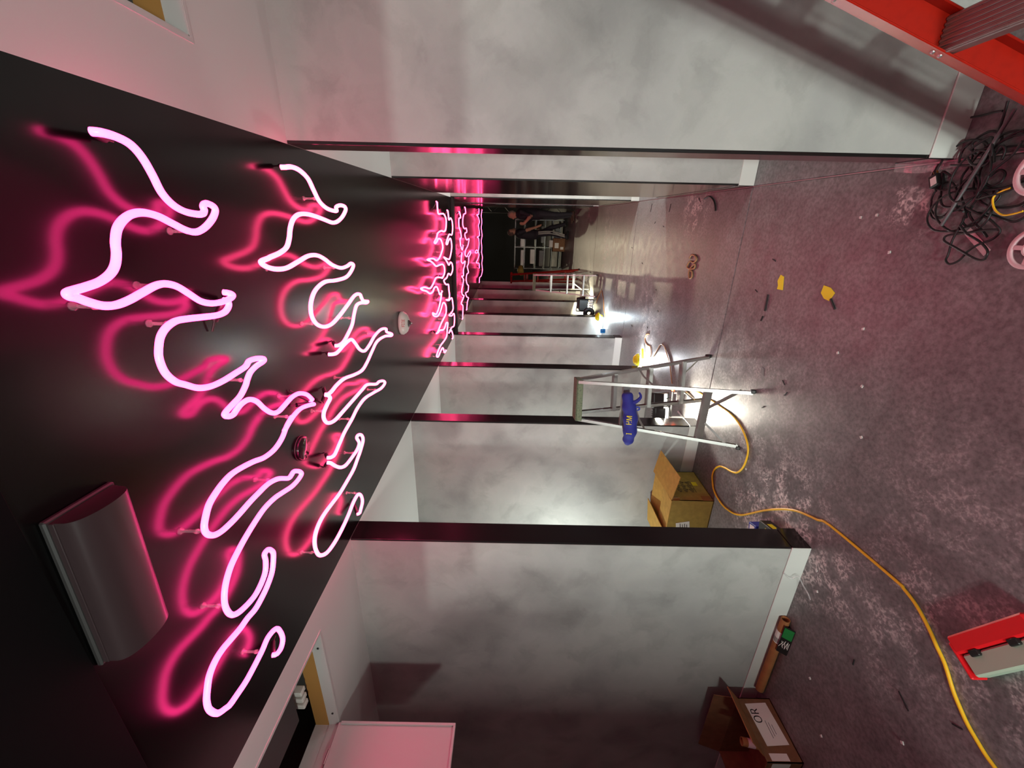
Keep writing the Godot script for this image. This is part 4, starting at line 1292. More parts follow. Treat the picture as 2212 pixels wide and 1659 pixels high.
func build_cords():
	cord("extension_cord", "long yellow extension cord winding from the flood work light across the floor", "cord", [-1.537, -3.662, -1.473, -3.591, -1.416, -3.474, -1.379, -3.315, -1.353, -3.108, -1.334, -2.922, -1.322, -2.782, -1.333, -2.658, -1.369, -2.559, -1.424, -2.487, -1.490, -2.464, -1.586, -2.475, -1.665, -2.524, -1.704, -2.595, -1.729, -2.678, -1.768, -2.760, -1.838, -2.816, -1.908, -2.820, -1.964, -2.777, -1.936, -2.803, -1.980, -2.767, -2.004, -2.691, -2.006, -2.582, -1.968, -2.456, -1.911, -2.363, -1.836, -2.285, -1.732, -2.185, -1.643, -2.091, -1.574, -2.008, -1.520, -1.928, -1.483, -1.848, -1.453, -1.771, -1.421, -1.689, -1.387, -1.325, -1.389, -1.274, -1.403, -1.216, -1.429, -1.165, -1.454, -1.126, -1.481, -1.091, -1.512, -1.047, -1.571, -0.991, -1.603, -0.952, -1.630, -0.913, -1.648, -0.874, -1.662, -0.838, -1.668, -0.807, -1.672, -0.778], 0.0065, M.yellow_cord)
	cord("thin_cord", "thin orange brown cord curling from the caged hand lamp", "cord", [-1.573, -4.828, -1.488, -4.657, -1.432, -4.655, -1.383, -4.707, -1.398, -4.819, -1.384, -4.903, -1.338, -4.941, -1.285, -4.904, -1.255, -4.812], 0.005, M.orange_cord)
	cord("thin_cord", "thin orange brown cord looping between the hand lamp and the stepladder", "cord", [-1.464, -4.569, -1.363, -4.480, -1.271, -4.406, -1.248, -4.330, -1.259, -4.240, -1.263, -4.250, -1.325, -4.128, -1.393, -4.036, -1.468, -3.972, -1.533, -3.912], 0.005, M.orange_cord)
	cord("thin_cord", "thin orange brown cord running up from the clamp lamp", "cord", [-1.610, -7.146, -1.557, -7.270, -1.481, -7.392, -1.401, -7.433, -1.321, -7.508, -1.292, -7.575, -1.214, -7.713, -1.281, -7.856, -1.414, -8.019, -1.521, -8.109], 0.006, M.orange_cord)
	cord("cord_coil", "small tan coiled cord lying in the middle of the floor", "cord", [-0.315, -4.012, -0.284, -3.972, -0.285, -3.901, -0.314, -3.854, -0.346, -3.908, -0.340, -3.982, -0.371, -4.023, -0.400, -4.028, -0.406, -3.952, -0.390, -3.870, -0.356, -3.869, -0.382, -3.927, -0.414, -3.966, -0.450, -3.968, -0.487, -3.932, -0.468, -3.888, -0.428, -3.906, -0.419, -3.946], 0.008, M.tan_cord)
	cord("cable_piece", "curved black cable piece on the floor near the glossy black wall", "cable", [0.185, -3.923, 0.201, -3.838, 0.176, -3.754, 0.139, -3.700, 0.086, -3.665], 0.006, M.black_rubber)
	cord("grey_rod", "long grey plastic rod lying across the black cables", "rod", [0.359, -1.571, 0.005, -1.668], 0.006, M.grey_plastic, 0.045)
	cord("cable_tie", "yellow plastic tie looped on the black cables", "cable tie", [0.122, -1.485, 0.114, -1.507, 0.099, -1.524, 0.080, -1.520, 0.056, -1.502, 0.041, -1.473, 0.044, -1.445, 0.052, -1.420], 0.003, M.yellow_cord, 0.045)

func build_pile():
	var rng := RandomNumberGenerator.new()
	rng.seed = 5
	var lab = "thin black cable tangled in the heap beside the orange ladder"
	var grp = "black cables heaped beside the orange ladder"
	var n = 0
	var traced = [
		[0.223, -1.733, 0.243, -1.727, 0.270, -1.721, 0.292, -1.703, 0.304, -1.674, 0.309, -1.643, 0.293, -1.616, 0.273, -1.604],
		[0.191, -1.656, 0.208, -1.667, 0.250, -1.687, 0.278, -1.693, 0.287, -1.675, 0.272, -1.648, 0.242, -1.627, 0.211, -1.622],
		[0.033, -1.602, 0.076, -1.638, 0.110, -1.657, 0.164, -1.676, 0.197, -1.676, 0.223, -1.661, 0.252, -1.639, 0.275, -1.616, 0.290, -1.596, 0.295, -1.560, 0.286, -1.528, 0.268, -1.503],
		[0.042, -1.612, -0.000, -1.610, -0.044, -1.615, -0.093, -1.618, -0.115, -1.613, -0.126, -1.589, -0.111, -1.568, -0.079, -1.550, -0.053, -1.518, -0.034, -1.486, -0.009, -1.475, 0.010, -1.489, 0.033, -1.530, 0.050, -1.579, 0.067, -1.612],
		[0.008, -1.605, -0.020, -1.566, -0.043, -1.522, -0.066, -1.484, -0.081, -1.472, -0.100, -1.482, -0.101, -1.506, -0.083, -1.548, -0.069, -1.590, -0.057, -1.623, -0.045, -1.640, -0.029, -1.640, -0.022, -1.610, -0.016, -1.559, -0.006, -1.513, -0.004, -1.479],
		[0.258, -1.506, 0.222, -1.526, 0.192, -1.550, 0.164, -1.569, 0.122, -1.584, 0.094, -1.581, 0.101, -1.543, 0.110, -1.501, 0.130, -1.463],
		[0.123, -1.681, 0.130, -1.643, 0.122, -1.584, 0.127, -1.538, 0.139, -1.495, 0.145, -1.469],
		[0.177, -1.728, 0.197, -1.766, 0.167, -1.763, 0.132, -1.750, 0.091, -1.728, 0.073, -1.713, 0.070, -1.682, 0.072, -1.650],
		[0.391, -1.619, 0.348, -1.620, 0.311, -1.616, 0.277, -1.610, 0.250, -1.630, 0.239, -1.659, 0.262, -1.686],
		[0.365, -1.727, 0.363, -1.686, 0.364, -1.646, 0.363, -1.623],
		[0.213, -1.728, 0.207, -1.671, 0.207, -1.620, 0.226, -1.588, 0.253, -1.569, 0.240, -1.556, 0.211, -1.559],
		[0.255, -1.666, 0.281, -1.635, 0.285, -1.613, 0.260, -1.595, 0.222, -1.586, 0.201, -1.601, 0.205, -1.636, 0.236, -1.671],
		[0.050, -1.587, 0.041, -1.534, 0.026, -1.480, 0.022, -1.456, 0.041, -1.435, 0.063, -1.424],
		[0.071, -1.609, 0.046, -1.603, 0.013, -1.572, -0.011, -1.540, -0.027, -1.513],
		[0.161, -1.580, 0.182, -1.561, 0.169, -1.541, 0.142, -1.537, 0.133, -1.564, 0.146, -1.594, 0.169, -1.588]
	]
	var named = {3: "black cable forming the outermost pointed loop of the heap", 4: "black cable looped over the pale pinkish paper strip", 7: "black cable with a long narrow bend nearest the plastic film", 9: "straight black cable end pointing at the white skirting", 2: "long black cable arching past the pink spool", 13: "short black cable end beside the pale paper strip", 8: "black cable dropping from the orange ladder rail"}
	for a in traced:
		var base = Vector3(a[0], 0, a[1])
		var o = thing("black_cable", named.get(n, lab), "cable", base, 0, grp)
		var pts := PackedVector3Array()
		for i in range(0, a.size(), 2):
			pts.append(Vector3(a[i] - base.x, 0.006 + 0.006 * (n % 6) + 0.012 * absf(sin(i * 0.5 + n)), a[i + 1] - base.z))
		var s = st0()
		tube(s, smooth(pts, 4), 0.0038, 7)
		put(s, "sheath", M.black_rubber, o)
		n += 1
	for k in 8:
		var c = Vector3(0.13 + rng.randf_range(-0.10, 0.12), 0, -1.63 + rng.randf_range(-0.11, 0.14))
		var o = thing("black_cable", lab, "cable", c, 0, grp)
		var pts := PackedVector3Array()
		var a0 = rng.randf() * TAU
		var ra = rng.randf_range(0.05, 0.12)
		var rb = ra * rng.randf_range(0.35, 0.8)
		var ph = rng.randf() * TAU
		for i in 9 + k % 5:
			var t = i * 0.75
			var q = Vector2(cos(t) * ra, sin(t * 0.97) * rb).rotated(a0 + 0.12 * i)
			pts.append(Vector3(q.x, 0.008 + 0.005 * (k % 7) + 0.010 * absf(sin(t * 1.7 + ph)), q.y))
		var s = st0()
		tube(s, smooth(pts, 4), 0.0036, 7)
		put(s, "sheath", M.black_rubber, o)
	var ad = thing("plug_adapter", "black plug adapter with a white label at the edge of the cable heap", "plug adapter", Vector3(0.165, 0.0, -1.78), 0.5)
	var sa = st0()
	box(sa, Vector3(0, 0.02, 0), Vector3(0.05, 0.036, 0.034), 0.004)
	put(sa, "adapter_body", M.black_plastic, ad)
	sa = st0()
	box(sa, Vector3(-0.004, 0.0385, 0.004), Vector3(0.03, 0.001, 0.022), 0.0)
	put(sa, "white_label", M.paper, ad)
	sa = st0()
	for e in [-0.006, 0.006]:
		box(sa, Vector3(0.032, 0.02, e), Vector3(0.016, 0.006, 0.0015), 0.0)
	put(sa, "prongs", M.brass, ad)
	# spools
	for q in [[Vector3(-0.055, 0.0, -1.335), "pale pink empty wire spool lying at the edge of the cables", 0.062], [Vector3(0.165, 0.0, -1.40), "larger pale pink wire spool among the cables", 0.072]]:
		var o = thing("wire_spool", q[1], "spool", q[0], 0.4)
		var R = q[2]
		for hy in [0.0, 0.06]:
			var s = st0()
			lathe(s, [Vector2(R * 0.78, hy), Vector2(R, hy), Vector2(R, hy + 0.006), Vector2(R * 0.78, hy + 0.006), Vector2(R * 0.78, hy)], 36)
			lathe(s, [Vector2(0.018, hy), Vector2(R * 0.4, hy), Vector2(R * 0.4, hy + 0.006), Vector2(0.018, hy + 0.006), Vector2(0.018, hy)], 28)
			for k in 4:
				var a = TAU * k / 4.0 + 0.4
				box(s, Vector3(cos(a) * R * 0.59, hy + 0.003, sin(a) * R * 0.59), Vector3(R * 0.42, 0.006, R * 0.22), 0.001, Basis(Vector3.UP, -a))
			put(s, "flange", M.pink_spool, o)
		var s5 = st0()
		lathe(s5, [Vector2(R * 0.4, 0.006), Vector2(R * 0.4, 0.06), Vector2(0.018, 0.06), Vector2(0.018, 0.006)], 28)
		put(s5, "hub", M.cardboard_brown, o)

# ---------------------------------------------------------------- scraps on the floor
func flat_scrap(called, label, cat, at2, turn, pts, m, group = "", th = 0.0015, lift = 0.0):
	var o = thing(called, label, cat, Vector3(at2.x, lift, at2.y), turn, group)
	var poly := PackedVector2Array()
	for i in range(0, pts.size(), 2):
		poly.append(Vector2(pts[i], pts[i + 1]))
	var s = st0()
	prism(s, poly, th, Transform3D(Basis(Vector3.RIGHT, -PI / 2), Vector3(0, th / 2 + 0.0005, 0)))
	put(s, "scrap", m, o)
	return o

func build_scraps():
	flat_scrap("tape_scrap", "torn yellow tape scrap on the floor near a long black strip", "scrap", Vector2(-0.338, -2.597), 0.4, [-0.05, -0.02, 0.03, -0.03, 0.05, 0.0, 0.02, 0.03, -0.01, 0.025, -0.03, 0.035], M.yellow_tape)
	flat_scrap("tape_scrap", "torn yellow tape scrap beside a short black offcut", "scrap", Vector2(-0.335, -2.193), 1.2, [-0.045, -0.03, 0.0, -0.035, 0.05, -0.02, 0.04, 0.02, 0.0, 0.03, -0.04, 0.02], M.yellow_tape)
	var blacks = [[-0.425, -2.693, -0.531, -2.683, 0.012, "long black rubber strip on the floor near the yellow scraps"], [-0.565, -2.69, -0.60, -2.70, 0.01, "short black offcut at the end of the long rubber strip"], [-0.355, -2.155, -0.40, -2.105, 0.011, "short black offcut beside a torn yellow scrap"]]
	for b in blacks:
		strip("cable_offcut", b[5], b)
	var more = [[-0.42, -2.85, -0.43, -2.82], [-0.21, -2.74, -0.22, -2.70], [-0.93, -2.27, -0.96, -2.29], [-1.10, -2.44, -1.12, -2.46], [-0.88, -2.34, -0.90, -2.31], [-1.90, -1.33, -1.93, -1.325], [-1.80, -1.13, -1.83, -1.07], [-1.69, -0.95, -1.67, -0.92], [-0.01, -5.18, -0.03, -5.20], [-0.35, -6.06, -0.36, -6.03], [-0.73, -4.83, -0.74, -4.80], [-1.20, -4.94, -1.21, -4.91], [-0.94, -4.66, -0.95, -4.63], [-1.34, -5.60, -1.35, -5.56], [0.20, -4.06, 0.16, -4.0], [0.19, -5.4, 0.1, -5.42], [0.17, -4.75, 0.09, -4.77], [-0.05, -4.9, -0.06, -4.86], [-0.5, -5.5, -0.51, -5.46]]
	for b in more:
		strip("cable_offcut", "tiny black cable offcut lying on the concrete", [b[0], b[1], b[2], b[3], 0.006], "tiny black offcuts scattered on the floor")
	var whites = [[-0.92, -1.71], [-1.705, -1.675], [-1.805, -1.628], [-2.272, -1.483], [-2.458, -1.312], [-1.978, -1.036], [-0.107, -1.903], [0.034, -2.125], [0.044, -2.035], [-1.586, -2.45], [-0.6, -2.0], [-0.45, -1.9], [-0.7, -1.8]]
	for w in whites:
		flat_scrap("plaster_crumb", "tiny pale plaster crumb on the concrete", "crumb", Vector2(w[0], w[1]), w[0] * 9.0, [-0.007, -0.004, 0.005, -0.007, 0.008, 0.003, -0.002, 0.007], M.skirting, "pale plaster crumbs scattered on the floor", 0.004)
	flat_scrap("paper_strip", "pale pinkish paper strip under the black cables", "paper", Vector2(-0.045, -1.56), 0.95, [-0.06, -0.013, 0.06, -0.013, 0.06, 0.013, -0.06, 0.013], M.pink_spool, "", 0.001)
	flat_scrap("card_chip", "small dark card chip on the lit floor before the stepladder", "scrap", Vector2(-0.90, -2.55), 0.3, [-0.03, -0.02, 0.02, -0.015, 0.03, 0.015, -0.01, 0.02], M.grey_plastic)
	# clear film strips
	var s = st0()
	for k in 6:
		var a = Vector3(0.262 - 0.012 * sin(k * 0.6), 0.006 + 0.008 * absf(sin(k * 1.3)), -1.735 - 0.045 * k)
		var b = Vector3(0.262 - 0.012 * sin((k + 1) * 0.6), 0.006 + 0.008 * absf(sin((k + 1) * 1.3)), -1.735 - 0.045 * (k + 1))
		quad(s, a + Vector3(-0.05, 0, 0), a + Vector3(-0.012, 0.004, 0), b + Vector3(-0.012, 0.004, 0), b + Vector3(-0.05, 0, 0), Vector3.UP)
	one("plastic_film", "crumpled clear plastic film at the foot of the large partition", "film", s, M.clear_film)
	s = st0()
	var fp = [Vector3(-1.80, 0.11, -1.742), Vector3(-1.83, 0.07, -1.735), Vector3(-1.80, 0.045, -1.72), Vector3(-1.84, 0.02, -1.70), Vector3(-1.86, 0.012, -1.66), Vector3(-1.88, 0.008, -1.64)]
	tube(s, smooth(PackedVector3Array(fp), 4), 0.004, 6)
	one("plastic_film", "clear plastic curl hanging on the first white skirting", "film", s, M.clear_film)
	# bottle with a blue cap
	var o = thing("water_bottle", "clear water bottle with a bright blue cap by the partition end", "bottle", Vector3(-1.72, 0, -6.72))
	s = st0()
	lathe(s, [Vector2(0, 0), Vector2(0.03, 0.002), Vector2(0.033, 0.01), Vector2(0.033, 0.06), Vector2(0.03, 0.065), Vector2(0.033, 0.07), Vector2(0.033, 0.11), Vector2(0.022, 0.13), Vector2(0.02, 0.135)], 18)
	put(s, "bottle_body", M.clear_film, o)
	s = st0()
	lathe(s, [Vector2(0.036, 0.10), Vector2(0.036, 0.165), Vector2(0.032, 0.17), Vector2(0, 0.17)], 18)
	put(s, "cap", M.blue_plastic, o)

func strip(called, label, b, group = ""):
	var a = Vector3(b[0], 0, b[1])
	var c = Vector3(b[2], 0, b[3])
	var o = thing(called, label, "offcut", (a + c) / 2, 0, group)
	var s = st0()
	var d = c - a
	box(s, Vector3(0, b[4] * 0.35 + 0.0005, 0), Vector3(b[4], b[4] * 0.7, d.length()), b[4] * 0.2, looking(d))
	put(s, "offcut", M.black_rubber, o)

# ---------------------------------------------------------------- the dark hall at the end
func build_far_room():
	var s = st0()
	span(s, Vector3(-9, 0, -36.0), Vector3(9, 4.2, -36.2))
	one("wall_far", "plain grey far wall of the dark hall", "wall", s, M.hall_grey, "", "structure")
	s = st0()
	span(s, Vector3(-9.0, 0, -11.63), Vector3(WL, 4.2, -11.75))
	span(s, Vector3(WR, 0, -11.63), Vector3(9.0, 4.2, -11.75))
	span(s, Vector3(WL, H, -11.63), Vector3(WR, 4.2, -11.75))
	span(s, Vector3(-9.1, 0, -11.63), Vector3(-9, 4.2, -36.2))
	span(s, Vector3(9.0, 0, -11.63), Vector3(9.1, 4.2, -36.2))
	one("wall_hall", "plain grey side walls of the dark hall", "wall", s, M.hall_grey, "", "structure")
	s = st0()
	span(s, Vector3(-9, 4.2, -11.63), Vector3(9, 4.3, -36.2))
	one("ceiling_hall", "high grey ceiling of the dark hall", "ceiling", s, M.hall_grey, "", "structure")
	# steel shelving with bright shelf edges
	var o = thing("steel_shelving", "steel shelving rack standing in the dark hall", "shelving", Vector3(-0.8, 0, -14.7))
	for x in [-0.78, -0.1, 0.75]:
		for z in [-0.25, 0.25]:
			s = st0()
			span(s, Vector3(x - 0.018, 0, z - 0.018), Vector3(x + 0.018, 1.62, z + 0.018), 0.003)
			put(s, "post", M.shelf_steel if z > 0 else M.duct, o)
	for y in [0.12, 0.38, 0.62, 0.92, 1.28, 1.6]:
		s = st0()
		span(s, Vector3(-0.78, y - 0.02, -0.26), Vector3(0.75, y + 0.02, 0.26), 0.004)
		put(s, "shelf", M.shelf_steel, o)
	var items = [[-0.45, 1.30, 0.5, 0.10, "white"], [0.1, 1.30, 0.4, 0.12, "white"], [-0.45, 0.64, 0.5, 0.14, "grey"], [0.3, 0.64, 0.5, 0.1, "grey"], [-0.4, 0.94, 0.45, 0.14, "white"], [0.3, 0.14, 0.4, 0.15, "grey"]]
	for k in items.size():
		var t = items[k]
		var q = thing("storage_tray", "pale tray stored on the steel shelving in the dark hall", "tray", Vector3(-0.8 + t[0], t[1], -14.62), 0, "pale trays on the steel shelving")
		s = st0()
		span(s, Vector3(-t[2] / 2, 0, -0.15), Vector3(t[2] / 2, 0.006, 0.15))
		for e in [-1.0, 1.0]:
			span(s, Vector3(e * t[2] / 2 - 0.004, 0, -0.15), Vector3(e * t[2] / 2 + 0.004, t[3], 0.15))
			span(s, Vector3(-t[2] / 2, 0, e * 0.15 - 0.004), Vector3(t[2] / 2, t[3], e * 0.15 + 0.004))
		put(s, "tray_body", M.white_plastic if t[4] == "white" else M.grey_plastic, q)
	o = thing("tool_bag", "beige slumped tool bag on the end of the steel shelving", "bag", Vector3(-1.62, 1.30, -14.35))
	s = st0()
	lathe(s, [Vector2(0, 0), Vector2(0.12, 0.01), Vector2(0.15, 0.06), Vector2(0.13, 0.14), Vector2(0.06, 0.2), Vector2(0, 0.21)], 14, Transform3D(Basis(Vector3.BACK, 0.3).scaled(Vector3(1.2, 1, 0.8)), Vector3.ZERO))
	put(s, "bag_body", M.cardboard, o)
	s = st0()
	tube(s, smooth(PackedVector3Array([Vector3(-0.08, 0.16, 0.02), Vector3(-0.03, 0.3, 0.04), Vector3(0.06, 0.28, 0.03), Vector3(0.08, 0.15, 0.02)]), 4), 0.01, 6)
	put(s, "strap", M.dark_cloth, o)
	o = thing("cardboard_carton", "small labelled carton on the floor before the steel shelving", "carton", Vector3(-0.80, 0, -14.2), 0.1)
	s = st0()
	box(s, Vector3(0, 0.19, 0), Vector3(0.40, 0.38, 0.3), 0.004)
	put(s, "carton_body", M.cardboard_brown, o)
	s = st0()
	box(s, Vector3(-0.02, 0.26, 0.151), Vector3(0.16, 0.13, 0.001), 0.0)
	box(s, Vector3(-0.1, 0.09, 0.151), Vector3(0.08, 0.1, 0.001), 0.0)
	put(s, "address_label", M.paper, o)
	flat_box(Vector3(-0.74, 0.38, -14.2))
	# lighting truss leaning at the side
	o = thing("lattice_truss", "dark lattice truss standing in the hall behind the people", "truss", Vector3(0.16, 0, -15.5))
	s = st0()
	for x in [0.0, 0.3]:
		rod(s, Vector3(x, 0, 0), Vector3(x, 2.9, 0), 0.02)
	put(s, "chord", M.duct, o)
	s = st0()
	for k in 9:
		rod(s, Vector3(0.0 if k % 2 == 0 else 0.3, 0.3 * k, 0), Vector3(0.3 if k % 2 == 0 else 0.0, 0.3 * k + 0.3, 0), 0.01, 6)
	put(s, "lattice_web", M.duct, o)
	for yy in [2.2, 2.6]:
		s = st0()
		lathe(s, [Vector2(0.0, 0.0), Vector2(0.07, 0.02), Vector2(0.08, 0.1), Vector2(0.05, 0.14), Vector2(0, 0.15)], 14, Transform3D(Basis(Vector3.RIGHT, PI / 2), Vector3(0.28, yy, 0.02)))
		put(s, "fixture_can", M.grey_plastic, o)
	# cart with a wheel, in front of the turned-away flood lamp
	o = thing("wheeled_cart", "small black wheeled tool cart beside the distant stepladder", "cart", Vector3(-1.62, 0, -8.27))
	s = st0()
	box(s, Vector3(0.03, 0.23, 0), Vector3(0.22, 0.18, 0.08), 0.01)
	put(s, "cart_box", M.black_plastic, o)
	s = st0()
	rod(s, Vector3(-0.10, 0.06, 0), Vector3(-0.10, 0.36, -0.02), 0.012)
	rod(s, Vector3(0.14, 0.03, 0), Vector3(0.14, 0.34, -0.02), 0.012)
	rod(s, Vector3(-0.10, 0.36, -0.02), Vector3(0.14, 0.34, -0.02), 0.012)
	put(s, "cart_frame", M.black_plastic, o)
	s = st0()
	lathe(s, [Vector2(0.03, -0.02), Vector2(0.10, -0.02), Vector2(0.115, -0.01), Vector2(0.115, 0.01), Vector2(0.10, 0.02), Vector2(0.03, 0.02), Vector2(0.03, -0.02)], 24, Transform3D(Basis(Vector3.RIGHT, PI / 2), Vector3(-0.12, 0.116, 0.06)))
	put(s, "wheel", M.black_rubber, o)
	s = st0()
	for k in 3:
		box(s, Vector3(0.02 + 0.05 * k, 0.08, 0.03), Vector3(0.04, 0.07, 0.05), 0.006)
	put(s, "white_pouch", M.white_plastic, o)
	# bare lamps hung high in the hall
	for x in [-0.95, -2.1]:
		o = thing("pendant_lamp", "bare bulb hanging high in the dark hall", "pendant lamp", Vector3(x, 3.55, -17.5), 0, "bare bulbs in the dark hall")
		s = st0()
		rod(s, Vector3(0, 0.08, 0), Vector3(0, 0.65, 0), 0.004, 6)
		put(s, "cable", M.black_plastic, o)
		s = st0()
		lathe(s, [Vector2(0, 0.09), Vector2(0.02, 0.088), Vector2(0.02, 0.05)], 14)
		put(s, "socket", M.black_plastic, o)
		s = st0()
		lathe(s, [Vector2(0.016, 0.055), Vector2(0.03, 0.02), Vector2(0.026, -0.01), Vector2(0, -0.03)], 16)
		put(s, "bulb", M.lamp_white, o)
		lamp("omni", o, Vector3(0, 0.015, 0), Color(1.0, 0.95, 0.8), 3.5, 0.03)
	people()

func flat_box(at):
	var o = thing("white_packet", "white packet lying on the small labelled carton", "packet", at, 0.2)
	var s = st0()
	box(s, Vector3(-0.03, 0.06, 0), Vector3(0.22, 0.12, 0.16), 0.008)
	put(s, "packet_body", M.white_plastic, o)

# ---------------------------------------------------------------- people
# tapered capsules joined by a smooth minimum and meshed as surface nets, coloured by the nearest bone
func figure(bones, cell, blend):
	var lo = Vector3(1e9, 1e9, 1e9)
	var hi = -lo
	for b in bones:
		var r = maxf(b[2], b[3]) + blend
		lo = lo.min(b[0] - Vector3.ONE * r).min(b[1] - Vector3.ONE * r)
		hi = hi.max(b[0] + Vector3.ONE * r).max(b[1] + Vector3.ONE * r)
	lo -= Vector3.ONE * cell * 2
	var nx = int((hi.x - lo.x) / cell) + 3
	var ny = int((hi.y - lo.y) / cell) + 3
	var nz = int((hi.z - lo.z) / cell) + 3
	var f := PackedFloat32Array()
	f.resize(nx * ny * nz)
	f.fill(1.0)
	var near := PackedFloat32Array()
	near.resize(f.size())
	near.fill(1.0)
	var who := PackedByteArray()
	who.resize(f.size())
	for bi in bones.size():
		var b = bones[bi]
		var r = maxf(b[2], b[3]) + blend + cell * 2
		var p0 = ((b[0].min(b[1]) - Vector3.ONE * r - lo) / cell).floor().max(Vector3.ZERO)
		var p1 = ((b[0].max(b[1]) + Vector3.ONE * r - lo) / cell).ceil()
		var ab = b[1] - b[0]
		var l2 = maxf(ab.length_squared(), 1e-6)
		for i in range(int(p0.x), mini(int(p1.x) + 1, nx)):
			for j in range(int(p0.y), mini(int(p1.y) + 1, ny)):
				for k in range(int(p0.z), mini(int(p1.z) + 1, nz)):
					var p = lo + Vector3(i, j, k) * cell
					var t = clampf((p - b[0]).dot(ab) / l2, 0.0, 1.0)
					var d = (p - b[0] - ab * t).length() - lerpf(b[2], b[3], t)
					var q = (i * ny + j) * nz + k
					if d < near[q]:
						near[q] = d
						who[q] = bi
					var h = maxf(blend - absf(f[q] - d), 0.0) / blend
					f[q] = minf(f[q], d) - h * h * blend * 0.25
	var s = st0()
	s.set_smooth_group(3)
	var vert := {}
	var offs = [0, 1, nz, nz + 1, ny * nz, ny * nz + 1, ny * nz + nz, ny * nz + nz + 1]
	var cor = [Vector3(0, 0, 0), Vector3(0, 0, 1), Vector3(0, 1, 0), Vector3(0, 1, 1), Vector3(1, 0, 0), Vector3(1, 0, 1), Vector3(1, 1, 0), Vector3(1, 1, 1)]
	var edges = [[0, 1], [2, 3], [4, 5], [6, 7], [0, 2], [1, 3], [4, 6], [5, 7], [0, 4], [1, 5], [2, 6], [3, 7]]
	for i in nx - 1:
		for j in ny - 1:
			for k in nz - 1:
				var q = (i * ny + j) * nz + k
				var m = 0
				for c in 8:
					if f[q + offs[c]] < 0.0:
						m |= 1 << c
				if m == 0 or m == 255:
					continue
				var sum = Vector3.ZERO
				var n = 0
				for e in edges:
					var u = f[q + offs[e[0]]]
					var v = f[q + offs[e[1]]]
					if (u < 0.0) != (v < 0.0):
						sum += cor[e[0]].lerp(cor[e[1]], u / (u - v))
						n += 1
				vert[q] = [lo + (Vector3(i, j, k) + sum / n) * cell, bones[who[q]][4]]
	var st = [ny * nz, nz, 1]
	for q in vert:
		for ax in 3:
			var a = f[q]
			var b = f[q + st[ax]]
			if (a < 0.0) == (b < 0.0):
				continue
			var u = st[(ax + 1) % 3]
			var v = st[(ax + 2) % 3]
			if not (vert.has(q - u) and vert.has(q - v) and vert.has(q - u - v)):
				continue
			var out = Vector3.ZERO
			out[ax] = 1.0 if a < 0.0 else -1.0
			var c = [vert[q], vert[q - u], vert[q - u - v], vert[q - v]]
			for t3 in [[0, 1, 2], [0, 2, 3]]:
				var pa = c[t3[0]][0]
				var pb = c[t3[1]][0]
				var pc = c[t3[2]][0]
				var order = t3 if (pa - pc).cross(pa - pb).dot(out) >= 0 else [t3[0], t3[2], t3[1]]
				for w in order:
					s.set_color(c[w][1])
					s.add_vertex(c[w][0])
	return s

func hand(bones, wrist, dir, side, col):
	# palm, four fingers of different lengths and a thumb
	var w = dir.cross(side).normalized()
	bones.append([wrist, wrist + dir * 0.07, 0.028, 0.03, col])
	var len = [0.065, 0.08, 0.075, 0.055]
	for i in 4:
		var root = wrist + dir * 0.08 + w * (0.03 - 0.02 * i)
		bones.append([root, root + dir * len[i] * 0.55 + side * 0.012, 0.011, 0.01, col])
		bones.append([root + dir * len[i] * 0.55 + side * 0.012, root + dir * len[i] * 0.85 + side * 0.035, 0.01, 0.008, col])
	bones.append([wrist + dir * 0.03 + w * 0.025, wrist + dir * 0.07 + w * 0.055 + side * 0.02, 0.013, 0.01, col])

func head_bones(bones, c, fwd, skin, hair):
	var up = Vector3.UP
	bones.append([c + up * 0.03, c - up * 0.02 + fwd * 0.012, 0.088, 0.075, skin])
	bones.append([c - up * 0.05 + fwd * 0.03, c - up * 0.085 + fwd * 0.045, 0.055, 0.035, skin])
	bones.append([c + up * 0.005 + fwd * 0.09, c - up * 0.03 + fwd * 0.112, 0.010, 0.013, skin])
	bones.append([c - up * 0.14 - fwd * 0.01, c - up * 0.03 - fwd * 0.01, 0.058, 0.055, skin])
	var sd = up.cross(fwd).normalized()
	for e in [-1.0, 1.0]:
		bones.append([c + sd * e * 0.085 + up * 0.015, c + sd * e * 0.088 - up * 0.02, 0.013, 0.011, skin])
	bones.append([c + up * 0.06 - fwd * 0.02, c + up * 0.01 - fwd * 0.045, 0.082, 0.075, hair])

